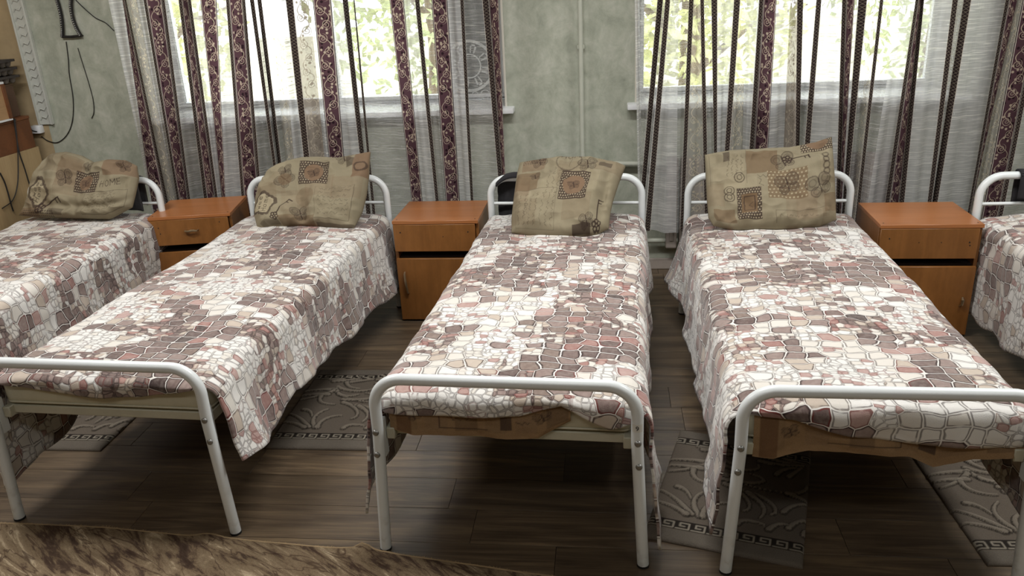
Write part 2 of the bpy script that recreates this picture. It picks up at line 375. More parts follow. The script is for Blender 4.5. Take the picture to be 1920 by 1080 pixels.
# window units
def window(name, x0, x1, splits, panels=()):
    w_ = bpy.data.objects.new(name, None); C.objects.link(w_); w_.location = ((x0+x1)/2, WY, SZ); struct(w_); cx = (x0+x1)/2
    fy0, fy1 = WY+.33-WY, WY+.40-WY
    L, R, B, T = x0-cx, x1-cx, 0., HZ-SZ
    bm = bmesh.new()
    for lo, hi in (((L, fy0, B), (R, fy1, B+.012)), ((L, fy0, T-.07), (R, fy1, T)), ((L, fy0, B+.012), (L+.04, fy1, T-.07)), ((R-.04, fy0, B+.012), (R, fy1, T-.07))): box_bm(bm, lo, hi, .006)
    bmobj('window_frame', bm, M['pvc'], w_)
    xs = [L+.04]+[s-cx for s in splits]+[R-.04]
    for s in splits: box('mullion', (s-cx-.022, fy0, B+.012), (s-cx+.022, fy1, T-.07), M['pvc'], w_, .006)
    for i, (a, b) in enumerate(zip(xs, xs[1:])):
        a += .022 if i else 0; b -= .022 if i < len(xs)-2 else 0
        bm = bmesh.new(); y0, y1 = fy0-.015, fy1-.015; e = .024
        for lo, hi in (((a, y0, B+.013), (b, y1, B+.013+e)), ((a, y0, T-.075-e), (b, y1, T-.075)), ((a, y0, B+.013+e), (a+e, y1, T-.075-e)), ((b-e, y0, B+.013+e), (b, y1, T-.075-e))): box_bm(bm, lo, hi, .005)
        s_ = bmobj('sash', bm, M['pvc'], w_)
        box('pane', (a+e, y0+.02, B+.013+e), (b-e, y0+.028, T-.075-e), M['grey_panel'] if i in panels else M['glass'], s_, 0)
    box('sill', (L-.045, -.085, -.032), (R+.045, .34, 0), M['pvc'], w_, .006, 2)
    box('outer_sill', (L, .405, -.06), (R, .80, -.03), M['pvc'], w_, .003)
    bm = bmesh.new()
    box_bm(bm, (L, .0, 0), (L+.012, .33, T)); box_bm(bm, (R-.012, .0, 0), (R, .33, T)); box_bm(bm, (L, 0, T-.012), (R, .33, T))
    bmobj('reveal', bm, M['plaster'], w_, False)
    return w_
w1 = window('window_1', W1[0], W1[1], (at_y(617, 80, WY+.36).x, at_y(836, 80, WY+.36).x), (2,))
w2 = window('window_2', W2[0], W2[1], (at_y(1432, 80, WY+.36).x,))
# white painted dial drawing on the dark right sash of window_1
yp = WY+.325
cc = at_y(880, 124, yp)-Vector(w1.location); rr = .12
def ring_bm(bm, cx, cz, r0, r1, a0=0, a1=2*PI, n=40):
    prev = None
    for i in range(n+1):
        a = a0+(a1-a0)*i/n; q = [bm.verts.new((cx+r*math.cos(a), yp-WY+dy, cz+r*math.sin(a))) for dy in (0, -.002) for r in (r0, r1)]
        if prev:
            for f in ((0, 1, 3, 2),): pass
            bm.faces.new((prev[2], prev[3], q[3], q[2])); bm.faces.new((prev[0], q[0], q[1], prev[1])); bm.faces.new((prev[1], q[1], q[3], prev[3])); bm.faces.new((prev[0], prev[2], q[2], q[0]))
        prev = q
bm = bmesh.new(); s1 = (at_y(915, 124, yp)-at_y(880, 124, yp)).length/35
ring_bm(bm, cc.x, cc.z, 42*s1, 47*s1); ring_bm(bm, cc.x, cc.z, 20*s1, 22.5*s1)
for k in range(8):
    a = PI/8+k*PI/4; ring_bm(bm, cc.x, cc.z, 24*s1, 40*s1, a-.05, a+.05, 2); ring_bm(bm, cc.x, cc.z, 24*s1, 40*s1, a+.22, a+.3, 2)
    ring_bm(bm, cc.x, cc.z, 37*s1, 40*s1, a-.05, a+.3, 4)
for px, r0 in ((857, 9), (891, 6), (910, 9)):
    q = at_y(px, 177, yp)-Vector(w1.location); ring_bm(bm, q.x, q.z, (r0-1.6)*s1, r0*s1, n=24)
o = bmobj('painted_dial', bm, M['chalk'], w1, False)
# trim moulding strip with a wavy relief
tz0 = at_y(92, 233, WY).z
bm = bmesh.new(); box_bm(bm, (-.048, -.016, 0), (.048, 0, CEIL-tz0), .003); box_bm(bm, (.034, -.028, 0), (.05, -.014, CEIL-tz0), .003); box_bm(bm, (-.05, -.028, 0), (-.038, -.014, CEIL-tz0), .003)
for i in range(34):
    z0 = .03+i*.05
    tube_bm(bm, [(-.03, -.016, z0), (-.012, -.021, z0+.022), (.012, -.021, z0+.012), (.03, -.016, z0+.036)], .0045, 6)
o = struct(bmobj('trim_1', bm, m_plain('white_foam_moulding', lin(196, 198, 190), .6, var=.04))); o.location = (at_y(90, 232, WY).x, WY, tz0)
# ------------------------------------------------------------------ heating pipes and radiator
pz = at_y(1150, 306, 4.80).z; px_ = at_y(1090, 150, 4.81).x
t = thing('heating_pipe', 'pale green heating pipe on the wall between the windows, turning right at the bottom', 'pipe', (px_, 4.81, 0))
tube('riser', [(0, 0, pz), (0, 0, CEIL)], .014, M['pipe'], t, 14)
tube('branch', fillet([(0, 0, pz+.06), (0, 0, pz), (.42, 0, pz-.012)], .02), .0155, M['pipe'], t, 14)
box('wall_bracket', (-.02, .0, 1.35), (.02, .05, 1.375), M['pipe'], t)
rx0, rx1 = .36, 1.72
t = thing('radiator', 'dull sectional radiator half seen through the right curtain under the window', 'radiator', ((rx0+rx1)/2, 4.795, .16))
n_ = 17
sec = None
for i in range(n_):
    x = rx0+(i+.5)*(rx1-rx0)/n_-(rx0+rx1)/2
    if sec is None:
        bm = bmesh.new(); box_bm(bm, (-.033, -.035, 0), (.033, .035, .56), .014, 3); box_bm(bm, (-.012, -.042, .05), (.012, .042, .51), .008, 2)
        sec = bmobj('section', bm, M['radiator'], t); sec.location.x = x
    else:
        c_ = sec.copy(); C.objects.link(c_); c_.parent = t; c_.location.x = x
tube('return_pipe', [(-.95+.16, 0, .045), (-.60, 0, .045)], .0155, M['pipe'], t)
tube('feed_pipe', [(px_+.42-(rx0+rx1)/2, .015, pz-.012-.16), (-.6, .0, pz-.012-.16)], .0155, M['pipe'], t)

# ------------------------------------------------------------------ curtains
CY = 4.70
def curtain(name, label, cols, seed, zb, group=None):
    """cols: (px top at row 0, px bottom at row 330, material of the strip to the right)"""
    random.seed(seed)
    root = thing(name, label, 'curtain', (0, CY, 0))
    cols = [list(q) for q in cols]
    for i in range(len(cols)-1):       # the chain stripes read a little wider than their dark core
        if cols[i][2] == 'chain':
            for k in (0, 1):
                w_ = cols[i+1][k]-cols[i][k]; cols[i+1][k] += .3*w_; cols[i][k] -= .25*w_
    zt_ = 2.6; T = []
    for i, (a, b, m) in enumerate(cols):
        A = at_y(a, 0, CY); B = at_y(b, 330, CY); T.append((A.x, A.z, B.x, B.z, m, (random.uniform(.012, .034))*(1 if i % 2 else -1), random.uniform(0, 6)))
    NZ = 46; zs = [zb+(zt_-zb)*j/NZ for j in range(NZ+1)]
    def pos(i, z):
        ax, az, bx, bz, m, amp, ph = T[i]; f = (z-bz)/(az-bz); f = max(-.6, min(1.25, f))
        dy = amp*(1+.35*math.sin(z*2.3+ph)); return (bx+(ax-bx)*f)*(CY+dy)/CY, dy
    fc = {'sheer': 'sheer_panel', 'dense': 'doubled_sheer_panel', 'taupe': 'taupe_band', 'purple': 'scroll_band', 'emb': 'cream_band', 'chain': 'chain_stripe'}
    for i in range(len(T)-1):
        mk = T[i][4]
        if mk is None: continue
        ns = 7 if mk in ('sheer', 'emb', 'dense', 'taupe') else (4 if mk == 'purple' else 1)
        ph = random.uniform(0, 6); V = []; U = []; w0 = abs(T[i+1][0]-T[i][0])
        for z in zs:
            x0, y0 = pos(i, z); x1, y1 = pos(i+1, z)
            for k in range(ns+1):
                s = k/ns; e = s*s*(3-2*s); yy = y0+(y1-y0)*e + .012*math.sin(3*PI*s+ph+z*.8)*math.sin(PI*s)
                if mk == 'purple': yy = y0+(y1-y0)*s - .01*math.sin(PI*s)
                V.append((x0+(x1-x0)*s, yy, z + (.006*math.sin(9*x0+4*s) if z == zb else 0)))
                U.append((s if mk not in ('sheer', 'dense') else x0+(x1-x0)*s, z+seed*.37+i*.21))
        Fc = [(j*(ns+1)+k, j*(ns+1)+k+1, (j+1)*(ns+1)+k+1, (j+1)*(ns+1)+k) for j in range(NZ) for k in range(ns)]
        mesh(fc[mk], V, Fc, M[mk], U, smooth=True, parent=root)
    # hem seam along the bottom
    return root
s, p, e, c, D, t_ = 'sheer', 'purple', 'emb', 'chain', 'dense', 'taupe'
cv1 = lambda x: 200+x/2.7
L1 = [(cv1(8), cv1(200), D), (cv1(82), cv1(206), p), (cv1(90), cv1(272), c), (cv1(98), cv1(282), e), (cv1(150), cv1(322), D), (cv1(188), cv1(338), c), (cv1(197), cv1(346), p), (cv1(282), cv1(398), c), (cv1(291), cv1(406), s), (cv1(366), cv1(480), c), (cv1(378), cv1(492), p), (cv1(414), cv1(536), c), (cv1(424), cv1(545), D),
    (cv1(474), cv1(572), p), (cv1(556), cv1(596), D), (cv1(606), cv1(676), c), (cv1(616), cv1(685), p), (cv1(690), cv1(764), c), (cv1(699), cv1(772), s), (cv1(728), cv1(852), c), (cv1(742), cv1(862), D), (cv1(766), cv1(878), c), (cv1(780), cv1(890), s), (cv1(815), cv1(915), e), (cv1(882), cv1(955), D), (cv1(912), cv1(1012), c), (cv1(936), cv1(1032), t_),
    (cv1(1026), cv1(1112), D), (cv1(1043), cv1(1135), p), (cv1(1136), cv1(1210), D), (cv1(1198), cv1(1296), c), (cv1(1216), cv1(1312), s), (cv1(1250), cv1(1330), c)]
cv2 = lambda x: 660+x/2.7
L1 += [(cv2(12), cv2(98), s), (cv2(190), cv2(288), p), (cv2(262), cv2(345), D), (cv2(322), cv2(412), c), (cv2(337), cv2(424), s), (cv2(402), cv2(466), p), (cv2(482), cv2(538), D), (cv2(550), cv2(596), c), (cv2(562), cv2(606), s), (cv2(664), cv2(742), c), (cv2(686), cv2(756), p), (cv2(742), cv2(776), None)]
curtain('sheer_curtain', 'sheer striped curtain with purple scroll bands over the left window', L1, 1, .30, 'striped sheer curtains')
d1 = lambda x: 1180+x/3.375
d2 = lambda x: 1540+x/3.087
L2 = [(1190, 1196, D), (1199, 1203, s), (d1(183), d1(84), c), (d1(207), d1(104), D), (d1(232), d1(132), c), (d1(253), d1(156), D), (d1(312), d1(300), s), (d1(382), d1(338), c), (d1(402), d1(354), e), (d1(452), d1(474), c), (d1(468), d1(492), s), (d1(524), d1(540), c), (d1(550), d1(552), D), (d1(668), d1(598), c), (d1(695), d1(618), e), (d1(738), d1(712), D),
    (d1(826), d1(752), c), (d1(843), d1(772), p), (d1(932), d1(868), D), (d1(1018), d1(968), t_), (d1(1068), d1(1052), c), (d1(1094), d1(1066), s), (d1(1188), d1(1098), c), (d1(1210), d1(1122), D),
    (d2(124), d2(92), c), (d2(140), d2(106), p), (d2(192), d2(128), D), (d2(222), d2(140), c), (d2(256), d2(158), s), (d2(288), d2(200), e), (d2(342), d2(226), c), (d2(356), d2(240), s), (d2(452), d2(292), D), (d2(548), d2(396), c), (d2(560), d2(412), p), (d2(580), d2(470), c), (d2(592), d2(490), D), (d2(764), d2(636), c), (d2(786), d2(654), s), (d2(830), d2(668), c), (d2(860), d2(692), D),
    (d2(1070), d2(886), c), (d2(1084), d2(896), p), (d2(1136), d2(908), e), (d2(1166), d2(972), p), (d2(1270), d2(1072), c), (d2(1290), d2(1090), s), (d2(1480), d2(1300), p), (d2(1570), d2(1390), s), (d2(1640), d2(1500), None)]
curtain('sheer_curtain', 'sheer striped curtain with dark chain stripes over the right window', L2, 2, .29, 'striped sheer curtains')

# ------------------------------------------------------------------ beds
BW, BL, ZF, ZH, ZC = .4, 2.05, .635, .762, .6236
BEDS = [(-2.965, 4.32, 0.), (-1.5947, 4.2619, -.0509), (-.2074, 4.1639, -.049), (.8262, 4.1221, -.0185), (2.195, 4.0136, .0053)]
BN = ['at far left', 'second from left', 'in the middle', 'right of the middle', 'at far right']
blab = ['white tubular metal bed at the far left, only its right head post showing', 'white tubular metal bed second from left, its cream mattress end bare', 'white tubular metal bed in the middle with a number sticker on its foot post',
        'white tubular metal bed right of the middle, in front of the right window', 'white tubular metal bed at the far right with a black cloth over its head rail']
def bolt(v, x, z, root):
    bm = bmesh.new(); bmesh.ops.create_uvsphere(bm, u_segments=12, v_segments=8, radius=.0105)
    for q in bm.verts: q.co.y = max(q.co.y, -.0105)*.75 if q.co.y < 0 else q.co.y*.3
    o = bmobj('bolt', bm, M['steel'], root); o.location = (x, -v-.017, z); return o
def copy_tree(o, parent=None):
    c_ = o.copy(); C.objects.link(c_); c_.parent = parent
    for ch in list(o.children): copy_tree(ch, c_)
    return c_
def make_bed():
    t = thing('metal_bed', blab[2], 'bed', (0, 0, 0), 0, 'white metal beds in a row')
    m = M['enamel']; R_ = .0185
    def U(v, top, spl, rad): return fillet([(-BW-spl, -v, 0.006), (-BW, -v, top-rad-.06), (-BW, -v, top), (BW, -v, top), (BW, -v, top-rad-.06), (BW+spl, -v, .006)], rad, 12)
    tube('headboard_frame', U(0, ZH, .012, .14), R_, m, t, 16); tube('footboard_frame', U(BL, ZF, .022, .13), R_, m, t, 16)
    tube('crossbar', [(-BW, 0, ZC), (BW, 0, ZC)], .0085, m, t, 10)
    for s_ in (-1, 1):
        box('side_rail', (s_*.372-.014, -BL+.03, .405), (s_*.372+.014, -.03, .445), M['cream'], t, .003)
        for v, z in ((BL, .455), (BL, .375)): bolt(v, s_*(BW+.002+(.46-z)*.05), z, t)
        box('bracket', (s_*.393-.006, -BL+.012, .35), (s_*.393+.006, -BL+.045, .48), m, t, .002)
        for v, e_ in ((0, .012), (BL, .022)):
            bm = bmesh.new(); tube_bm(bm, [(s_*(BW+e_), -v, 0), (s_*(BW+e_), -v, .008)], .0195, 16); bmobj('foot_cap', bm, M['rubber'], t)
    box('end_rail', (-.385, -1.998, .412), (.385, -1.972, .444), M['cream'], t, .003); box('end_rail', (-.385, -.05, .412), (.385, -.025, .444), M['cream'], t, .003)
    for i in range(12): box('slat', (-.36, -.2-i*.15-.03, .428), (.36, -.2-i*.15+.03, .443), M['pipe'], t, .002)
    return t
bed0 = make_bed(); beds = []
for i, (x, y, r) in enumerate(BEDS):
    b = bed0 if i == 2 else copy_tree(bed0)
    b.location = (x, y, 0); b.rotation_euler = (0, 0, r); b['label'] = blab[i]; beds.append(b)
b = beds[2]   # number sticker on the right foot post
bm = bmesh.new(); rr = .0191
prev = None
for k in range(9):
    a = -PI/2+(-.9+1.8*k/8); q = [bm.verts.new((BW+.0+rr*math.cos(a), -BL+rr*math.sin(a), z)) for z in (.494, .52)]
    if prev: bm.faces.new((prev[0], q[0], q[1], prev[1]))
    prev = q
stk = bmobj('number_sticker', bm, m_plain('white_sticker', lin(222, 222, 216), .5, var=.03), b)
cu = bpy.data.curves.new('digit', 'FONT'); cu.body = '9'; cu.size = .021; cu.align_x = 'CENTER'; cu.extrude = .0002
to = bpy.data.objects.new('digit', cu); C.objects.link(to); bpy.context.view_layer.update()
me = bpy.data.meshes.new_from_object(to.evaluated_get(bpy.context.evaluated_depsgraph_get())); bpy.data.objects.remove(to)
dg = bpy.data.objects.new('digit', me); me.materials.append(M['rubber']); C.objects.link(dg); dg.parent = stk; dg.rotation_euler = (PI/2, 0, 0); dg.location = (BW, -BL-.0197, .500)

# mattresses
mlab = ['mattress hidden under the stone print blanket of the far left bed', 'cream mattress with a bare satin end on the second bed from left', 'thin mattress under the tan sheet of the middle bed', 'thin mattress under the tan sheet of the bed right of the middle', 'mattress hidden under the blanket of the far right bed']
mm = None
for i, (x, y, r) in enumerate(BEDS):
    if mm is None:
        bm = bmesh.new(); box_bm(bm, (-.385, -2.0, 0), (.385, -.04, .105), .03, 4)
        for zc_ in (.012, .093): tube_bm(bm, fillet([(-.384, -.1, zc_), (-.384, -1.999, zc_), (.384, -1.999, zc_), (.384, -.1, zc_)], .03, 4), .004, 6)
        mm = o = bmobj('mattress', bm, M['mattress'])
    else: o = mm.copy(); C.objects.link(o)
    o.location = (x, y, .446); o.rotation_euler = (0, 0, r); tag(o, mlab[i], 'mattress', 'bed mattresses')

# blankets
def interp(tab, x):
    xs = [a for a, _ in tab]; ys = [b for _, b in tab]; return float(np.interp(x, xs, ys))
def blanket(i, label, hemL, hemR, flapL, flapR, hemF, seed, top=.575, half=.4):
    x0, y0, r = BEDS[i]; nv = 130; VE = 2.012; v0 = .045
    rad = .045; lit_top = 54; nrad = 6; nside = 22
    V, UV, Fc = [], [], []; idx = {}
    sdx = seed*7.3
    def topz(u, v):
        a = fbm(u*3.1+sdx, v*2.6, 0, 3)*.010 + fbm(u*8+sdx, v*6, 3.1, 3)*.006
        edge = .022*max(0, abs(u)/half-.55)
        foot = -.012*max(0, (v-1.9)/.11)
        return top + a - edge + foot + .008*math.cos(u*3)
    cols = []
    # columns: (kind, param)
    for k in range(nside, 0, -1): cols.append(('L', k/nside))
    for k in range(lit_top+1): cols.append(('T', -1+2*k/lit_top))
    for k in range(1, nside+1): cols.append(('R', k/nside))
    nc = len(cols)
    for j in range(nv+1):
        v = v0+(VE-v0)*j/nv
        for (kd, q) in cols:
            if kd == 'T':
                u = q*half; z = topz(u, v); s_ = u
                if abs(q) > .94:    # roll over the edge
                    z -= (abs(q)-.94)/.06*.012
            else:
                sg = -1 if kd == 'L' else 1; hem = interp(hemL if sg < 0 else hemR, v) + .008*math.sin(v*23+seed)+.012*fbm(v*5, seed, sg)
                fl = interp(flapL if sg < 0 else flapR, v); zt = topz(sg*half, v)-.012
                dep = (zt-hem)*q; z = zt-dep
                rr = 1-math.exp(-dep/.02)
                wave = (math.sin(v*11.5+seed*1.7+sg)+.6*math.sin(v*23+seed*3+2*sg)+fbm(v*3, dep*2, seed*1.3+sg, 3)*1.2)*.011
                wk = fbm(v*9+sdx, dep*9, sg*5., 3)*.008
                u = sg*(half + .024*rr + fl*q*q + .02*max(0., min(1., (v-1.72)/.22))*rr + (wave+.008)*(q**1.2) + wk*rr); s_ = sg*(half+dep)
                v_sh = 0
            vv = v + (0 if kd == 'T' else .03*q*max(0, (v-1.9)/.11))
            V.append((u, -vv + (.006*fbm(s_*6, v*3, seed) if j in (0, nv) else 0), z)); UV.append((s_+seed*1.37, v+seed*2.11))
    for j in range(nv):
        for k in range(nc-1): a = j*nc+k; Fc.append((a, a+1, a+nc+1, a+nc))
    # foot flap hanging over the mattress end
    base = nv*nc; T0 = nside; prev = [base+T0+k for k in range(lit_top+1)]; nf = 10
    for f in range(1, nf+1):
        row = []
        for k in range(lit_top+1):
            q = -1+2*k/lit_top; u = q*half; zt = V[base+T0+k][2]; hem = interp(hemF, u); s_ = f/nf
            z = zt-(zt-hem)*s_; bul = .006*math.sin(s_*PI)+.006*fbm(u*8, s_*2, seed)*s_+.008*math.sin(u*17+seed)*s_
            y_ = -(VE + .012*(1-math.exp(-s_*6)) + max(-.004, bul)) + (0 if abs(q) < .9 else (abs(q)-.9)*.1)
            row.append(len(V)); V.append((u*(1-.03*s_), y_, z)); UV.append((u+seed*1.37, VE+(zt-z)+seed*2.11))
        for k in range(lit_top): Fc.append((prev[k], prev[k+1], row[k+1], row[k]))
        prev = row
    o = mesh('blanket', V, Fc, M['blanket'], UV, smooth=True)
    sm = o.modifiers.new('thick', 'SOLIDIFY'); sm.thickness = .009; sm.offset = 1.; sm.use_even_offset = False
    o.location = (x0, y0, 0); o.rotation_euler = (0, 0, r)
    return tag(o, label, 'blanket', 'stone print blankets')
Z0 = [(0, .0), (2.1, .0)]
blanket(0, 'stone print fleece blanket on the far left bed beside the first bedside cabinet', [(0, .2), (2.1, .2)], [(0, .15), (1, .17), (2.1, .2)], Z0, [(0, -.03), (.2, -.03), (.4, .03), (2, .04)], [(-.4, .5), (.4, .5)], 1)
blanket(1, 'stone print fleece blanket on the second bed from left, a foot corner hanging low', [(0, .2), (1.64, .186), (2.0, .13)], [(0, .15), (.23, .173), (.54, .21), (.86, .227), (1.22, .247), (1.55, .285), (1.72, .235), (1.89, .26), (2.01, .30)], Z0, [(0, .03), (1.3, .03), (1.8, .05), (2.01, .05)],
        [(-.4, .545), (-.2, .515), (0, .50), (.15, .505), (.3, .53), (.4, .55)], 2)
blanket(2, 'stone print fleece blanket on the middle bed, its foot hem bunched up at the right', [(0, .2), (1.4, .28), (1.65, .25), (1.85, .2), (1.96, .18), (2.02, .13)], [(0, .2), (1.5, .2), (1.9, .15), (2.02, .06)], [(0, .01), (1.5, .0), (2., .02)], [(0, .02), (1.6, .0), (2.0, .035)],
        [(-.4, .50), (-.3, .492), (-.1, .50), (.05, .505), (.12, .53), (.18, .545), (.25, .51), (.33, .475), (.4, .49)], 3)
blanket(3, 'stone print fleece blanket on the bed before the right window, flaring at its head', [(0, .22), (.2, .2), (1., .2), (1.6, .24), (1.85, .2), (2.01, .13)], [(0, .2), (2, .2)], [(0, .10), (.12, .06), (.3, .02), (1.5, .015), (1.8, .02), (2.02, .035)], [(0, .02), (2, .0)],
        [(-.4, .54), (-.25, .525), (-.1, .48), (.1, .455), (.4, .45)], 4)
blanket(4, 'stone print fleece blanket on the far right bed beside the third bedside cabinet', [(0, .1), (.31, .107), (.81, .135), (2, .17)], [(0, .2), (2, .2)], [(0, .0), (2, .02)], Z0, [(-.4, .5), (.4, .5)], 5)

# ------------------------------------------------------------------ raster prints (flat cloth prints painted per vertex)
class Img:
    def __init__(s, W, H, res, base):
        s.nx, s.ny = int(W/res)+1, int(H/res)+1; s.W, s.H = W, H
        s.X, s.Y = np.meshgrid(np.linspace(0, W, s.nx), np.linspace(0, H, s.ny)); s.c = np.ones((s.ny, s.nx, 3))*np.array(base[:3])
    def blend(s, m, col, a=1.): m = np.clip(m, 0, 1)[..., None]*a; s.c = s.c*(1-m)+np.array(col[:3])*m
    def rect(s, x0, y0, x1, y1, col, a=1.): s.blend(((s.X > x0) & (s.X < x1) & (s.Y > y0) & (s.Y < y1)).astype(float), col, a)
    def disc(s, x, y, r, col, a=1., r0=0, sy=1.):
        d = np.hypot(s.X-x, (s.Y-y)*sy); s.blend(((d < r) & (d >= r0)).astype(float), col, a)
    def dots(s, x0, y0, x1, y1, p, r, col, a=1.):
        gx, gy = (s.X-x0)/p, (s.Y-y0)/p; sh = np.floor(gy) % 2*.5
        d = np.hypot((gx+sh) % 1-.5, gy % 1-.5)*p; s.blend(((d < r) & (s.X > x0) & (s.X < x1) & (s.Y > y0) & (s.Y < y1)).astype(float), col, a)
    def line(s, pts, w, col, a=1.):
        d = np.full(s.X.shape, 9.)
        for (ax, ay), (bx, by) in zip(pts, pts[1:]):
            vx, vy = bx-ax, by-ay; L = vx*vx+vy*vy+1e-12; t = np.clip(((s.X-ax)*vx+(s.Y-ay)*vy)/L, 0, 1)
            d = np.minimum(d, np.hypot(s.X-ax-t*vx, s.Y-ay-t*vy))
        s.blend(np.clip((w-d)/(w*.5), 0, 1), col, a)
    def frame(s, x0, y0, x1, y1, w, col, a=1.): s.line([(x0, y0), (x1, y0), (x1, y1), (x0, y1), (x0, y0)], w, col, a)
    def script(s, x0, y0, L, h, col, seed, ang=0., w=.0014, a=.8):
        rs = np.random.RandomState(seed); n = int(L/(h*.35)); pts = []
        for k in range(n):
            t = k/n*L; hh = h*rs.uniform(-.5, .5)*(1 if k % 2 else -1); 
            pts.append((x0+t*math.cos(ang)-hh*math.sin(ang), y0+t*math.sin(ang)+hh*math.cos(ang)))
        k = 0
        while k < len(pts)-2:
            m = rs.randint(4, 9); s.line(pts[k:k+m], w, col, a); k += m+1
    LET = {'H': [[(0, 0), (0, 1)], [(.6, 0), (.6, 1)], [(0, .5), (.6, .5)]], 'O': [[(.3, 0), (.05, .2), (0, .5), (.05, .8), (.3, 1), (.55, .8), (.6, .5), (.55, .2), (.3, 0)]], 'M': [[(0, 0), (0, 1), (.35, .4), (.7, 1), (.7, 0)]],
        'E': [[(.5, 0), (0, 0), (0, 1), (.5, 1)], [(0, .5), (.4, .5)]], 'o': [[(.25, 0), (0, .15), (0, .45), (.25, .6), (.5, .45), (.5, .15), (.25, 0)]], 'm': [[(0, 0), (0, .6)], [(0, .45), (.2, .6), (.3, .45), (.3, 0)], [(.3, .45), (.5, .6), (.6, .45), (.6, 0)]],
        'e': [[(0, .3), (.5, .3), (.45, .55), (.2, .6), (0, .4), (0, .15), (.2, 0), (.5, .08)]], 'S': [[(.5, .85), (.3, 1), (.05, .85), (.1, .6), (.45, .42), (.5, .15), (.25, 0), (0, .15)]], 'w': [[(0, .6), (.12, 0), (.3, .45), (.48, 0), (.6, .6)]], 't': [[(.2, .9), (.2, .1), (.35, 0)], [(0, .6), (.4, .6)]]}
    def text(s, word, x, y, h, col, ang=0., w=.0017):
        cx = 0
        for ch in word:
            for st in s.LET[ch]:
                s.line([(x+(cx+a)*h*math.cos(ang)-b*h*math.sin(ang), y+(cx+a)*h*math.sin(ang)+b*h*math.cos(ang)) for a, b in st], w, col)
            cx += .95
    def key(s, x, y, L, ang, col):
        R = lambda a, b: (x+a*math.cos(ang)-b*math.sin(ang), y+a*math.sin(ang)+b*math.cos(ang))
        s.line([R(0, 0), R(L, 0)], .0035, col); s.line([R(L, 0), R(L, -.022)], .004, col); s.line([R(L-.018, 0), R(L-.018, -.016)], .0035, col)
        for k in range(5): a, b = R(-.018+.014*math.cos(k*1.26), .014*math.sin(k*1.26)); s.disc(a, b, .011, col, .9, .005)
    def moth(s, x, y, r, col, ang=.3):
        for k, (a, rr, q) in enumerate(((.6, 1, .8), (2.5, 1, .8), (-.7, .75, .6), (-2.4, .75, .6))):
            cx_, cy_ = x+r*.6*math.cos(a+ang), y+r*.6*math.sin(a+ang); s.disc(cx_, cy_, r*.55*rr, col, .3); s.disc(cx_, cy_, r*.55*rr, col, .5, r*.47*rr); s.disc(cx_, cy_, r*.3*rr, col, .4, r*.22*rr)
        s.line([(x+r*.5*math.cos(ang+1.57), y+r*.5*math.sin(ang+1.57)), (x-r*.6*math.cos(ang+1.57), y-r*.6*math.sin(ang+1.57))], .003, col)
    def medallion(s, x, y, r, col, words, ang=1.2):
        th = np.arctan2(s.Y-y, s.X-x); d = np.hypot(s.X-x, s.Y-y); sc_ = r*(1+.13*np.cos(4*th)+.06*np.abs(np.sin(8*th)))
        s.blend((d < sc_).astype(float), col, .75); s.blend((d < sc_*.78).astype(float), LT, .95)
        for k, wd in enumerate(words): s.text(wd, x-(len(wd)*.24-.02)*r*.42*math.cos(ang)*1.6-(.18-.5*k)*r*math.sin(ang)*-1*-1, y-(len(wd)*.24)*r*.42*math.sin(ang)*1.6+(.18-.5*k)*r*math.cos(ang), r*.42, DK, ang)
BG = lin(152, 142, 118); DK = lin(66, 52, 46); BR = lin(122, 100, 76); LT = lin(178, 166, 138); PK = lin(134, 110, 88); WH = lin(184, 170, 144)
def base_img(W, H, res, seed):
    im = Img(W, H, res, BG); rs = np.random.RandomState(seed)
    for k in range(9):
        x, y = rs.uniform(0, W), rs.uniform(0, H); im.rect(x-.07, y-.06, x+.07, y+.06, (BR, LT, PK)[k % 3], .25)
    return im
def dotsq(im, x, y, w_, h_, disc=True):
    im.rect(x, y, x+w_, y+h_, DK, .88); im.dots(x+.002, y+.002, x+w_-.002, y+h_-.002, .0118, .0029, WH)
    if disc: im.disc(x+w_/2, y+h_/2, min(w_, h_)*.38, PK, 1); im.script(x+w_*.25, y+h_*.5, w_*.5, .02, DK, 5); im.moth(x+w_*.5, y+h_*.48, w_*.2, DK)
def print0(im):
    W, H = im.W, im.H
    im.rect(.72*W, .70*H, W, H, PK, .8); im.rect(.0, 0, .22*W, .14*H, BR, .7); im.dots(.05*W, .0, .35*W, .12*H, .011, .0035, DK, .8)
    dotsq(im, .47*W, .42*H, .22*W, .34*H); im.medallion(.17*W, .36*H, .058, DK, ('Sweet', 'Home')); im.key(.24*W, .16*H, .09, .5, DK)
    im.moth(.38*W, .60*H, .04, DK); im.moth(.56*W, .88*H, .03, DK); im.moth(.9*W, .88*H, .04, DK)
    for k in range(6): im.script(.62*W, (.12+.05*k)*H, .26*W, .012, DK, k, .05, .0012, .6)
    im.frame(.60*W, .06*H, .95*W, .42*H, .0012, DK, .7); im.rect(.28*W, .04*H, .42*W, .14*H, DK, .5); im.rect(.30*W, .75*H, .5*W, .95*H, BR, .4)
    im.text('HOME', .72*W, .5*H, .03, DK, .1)
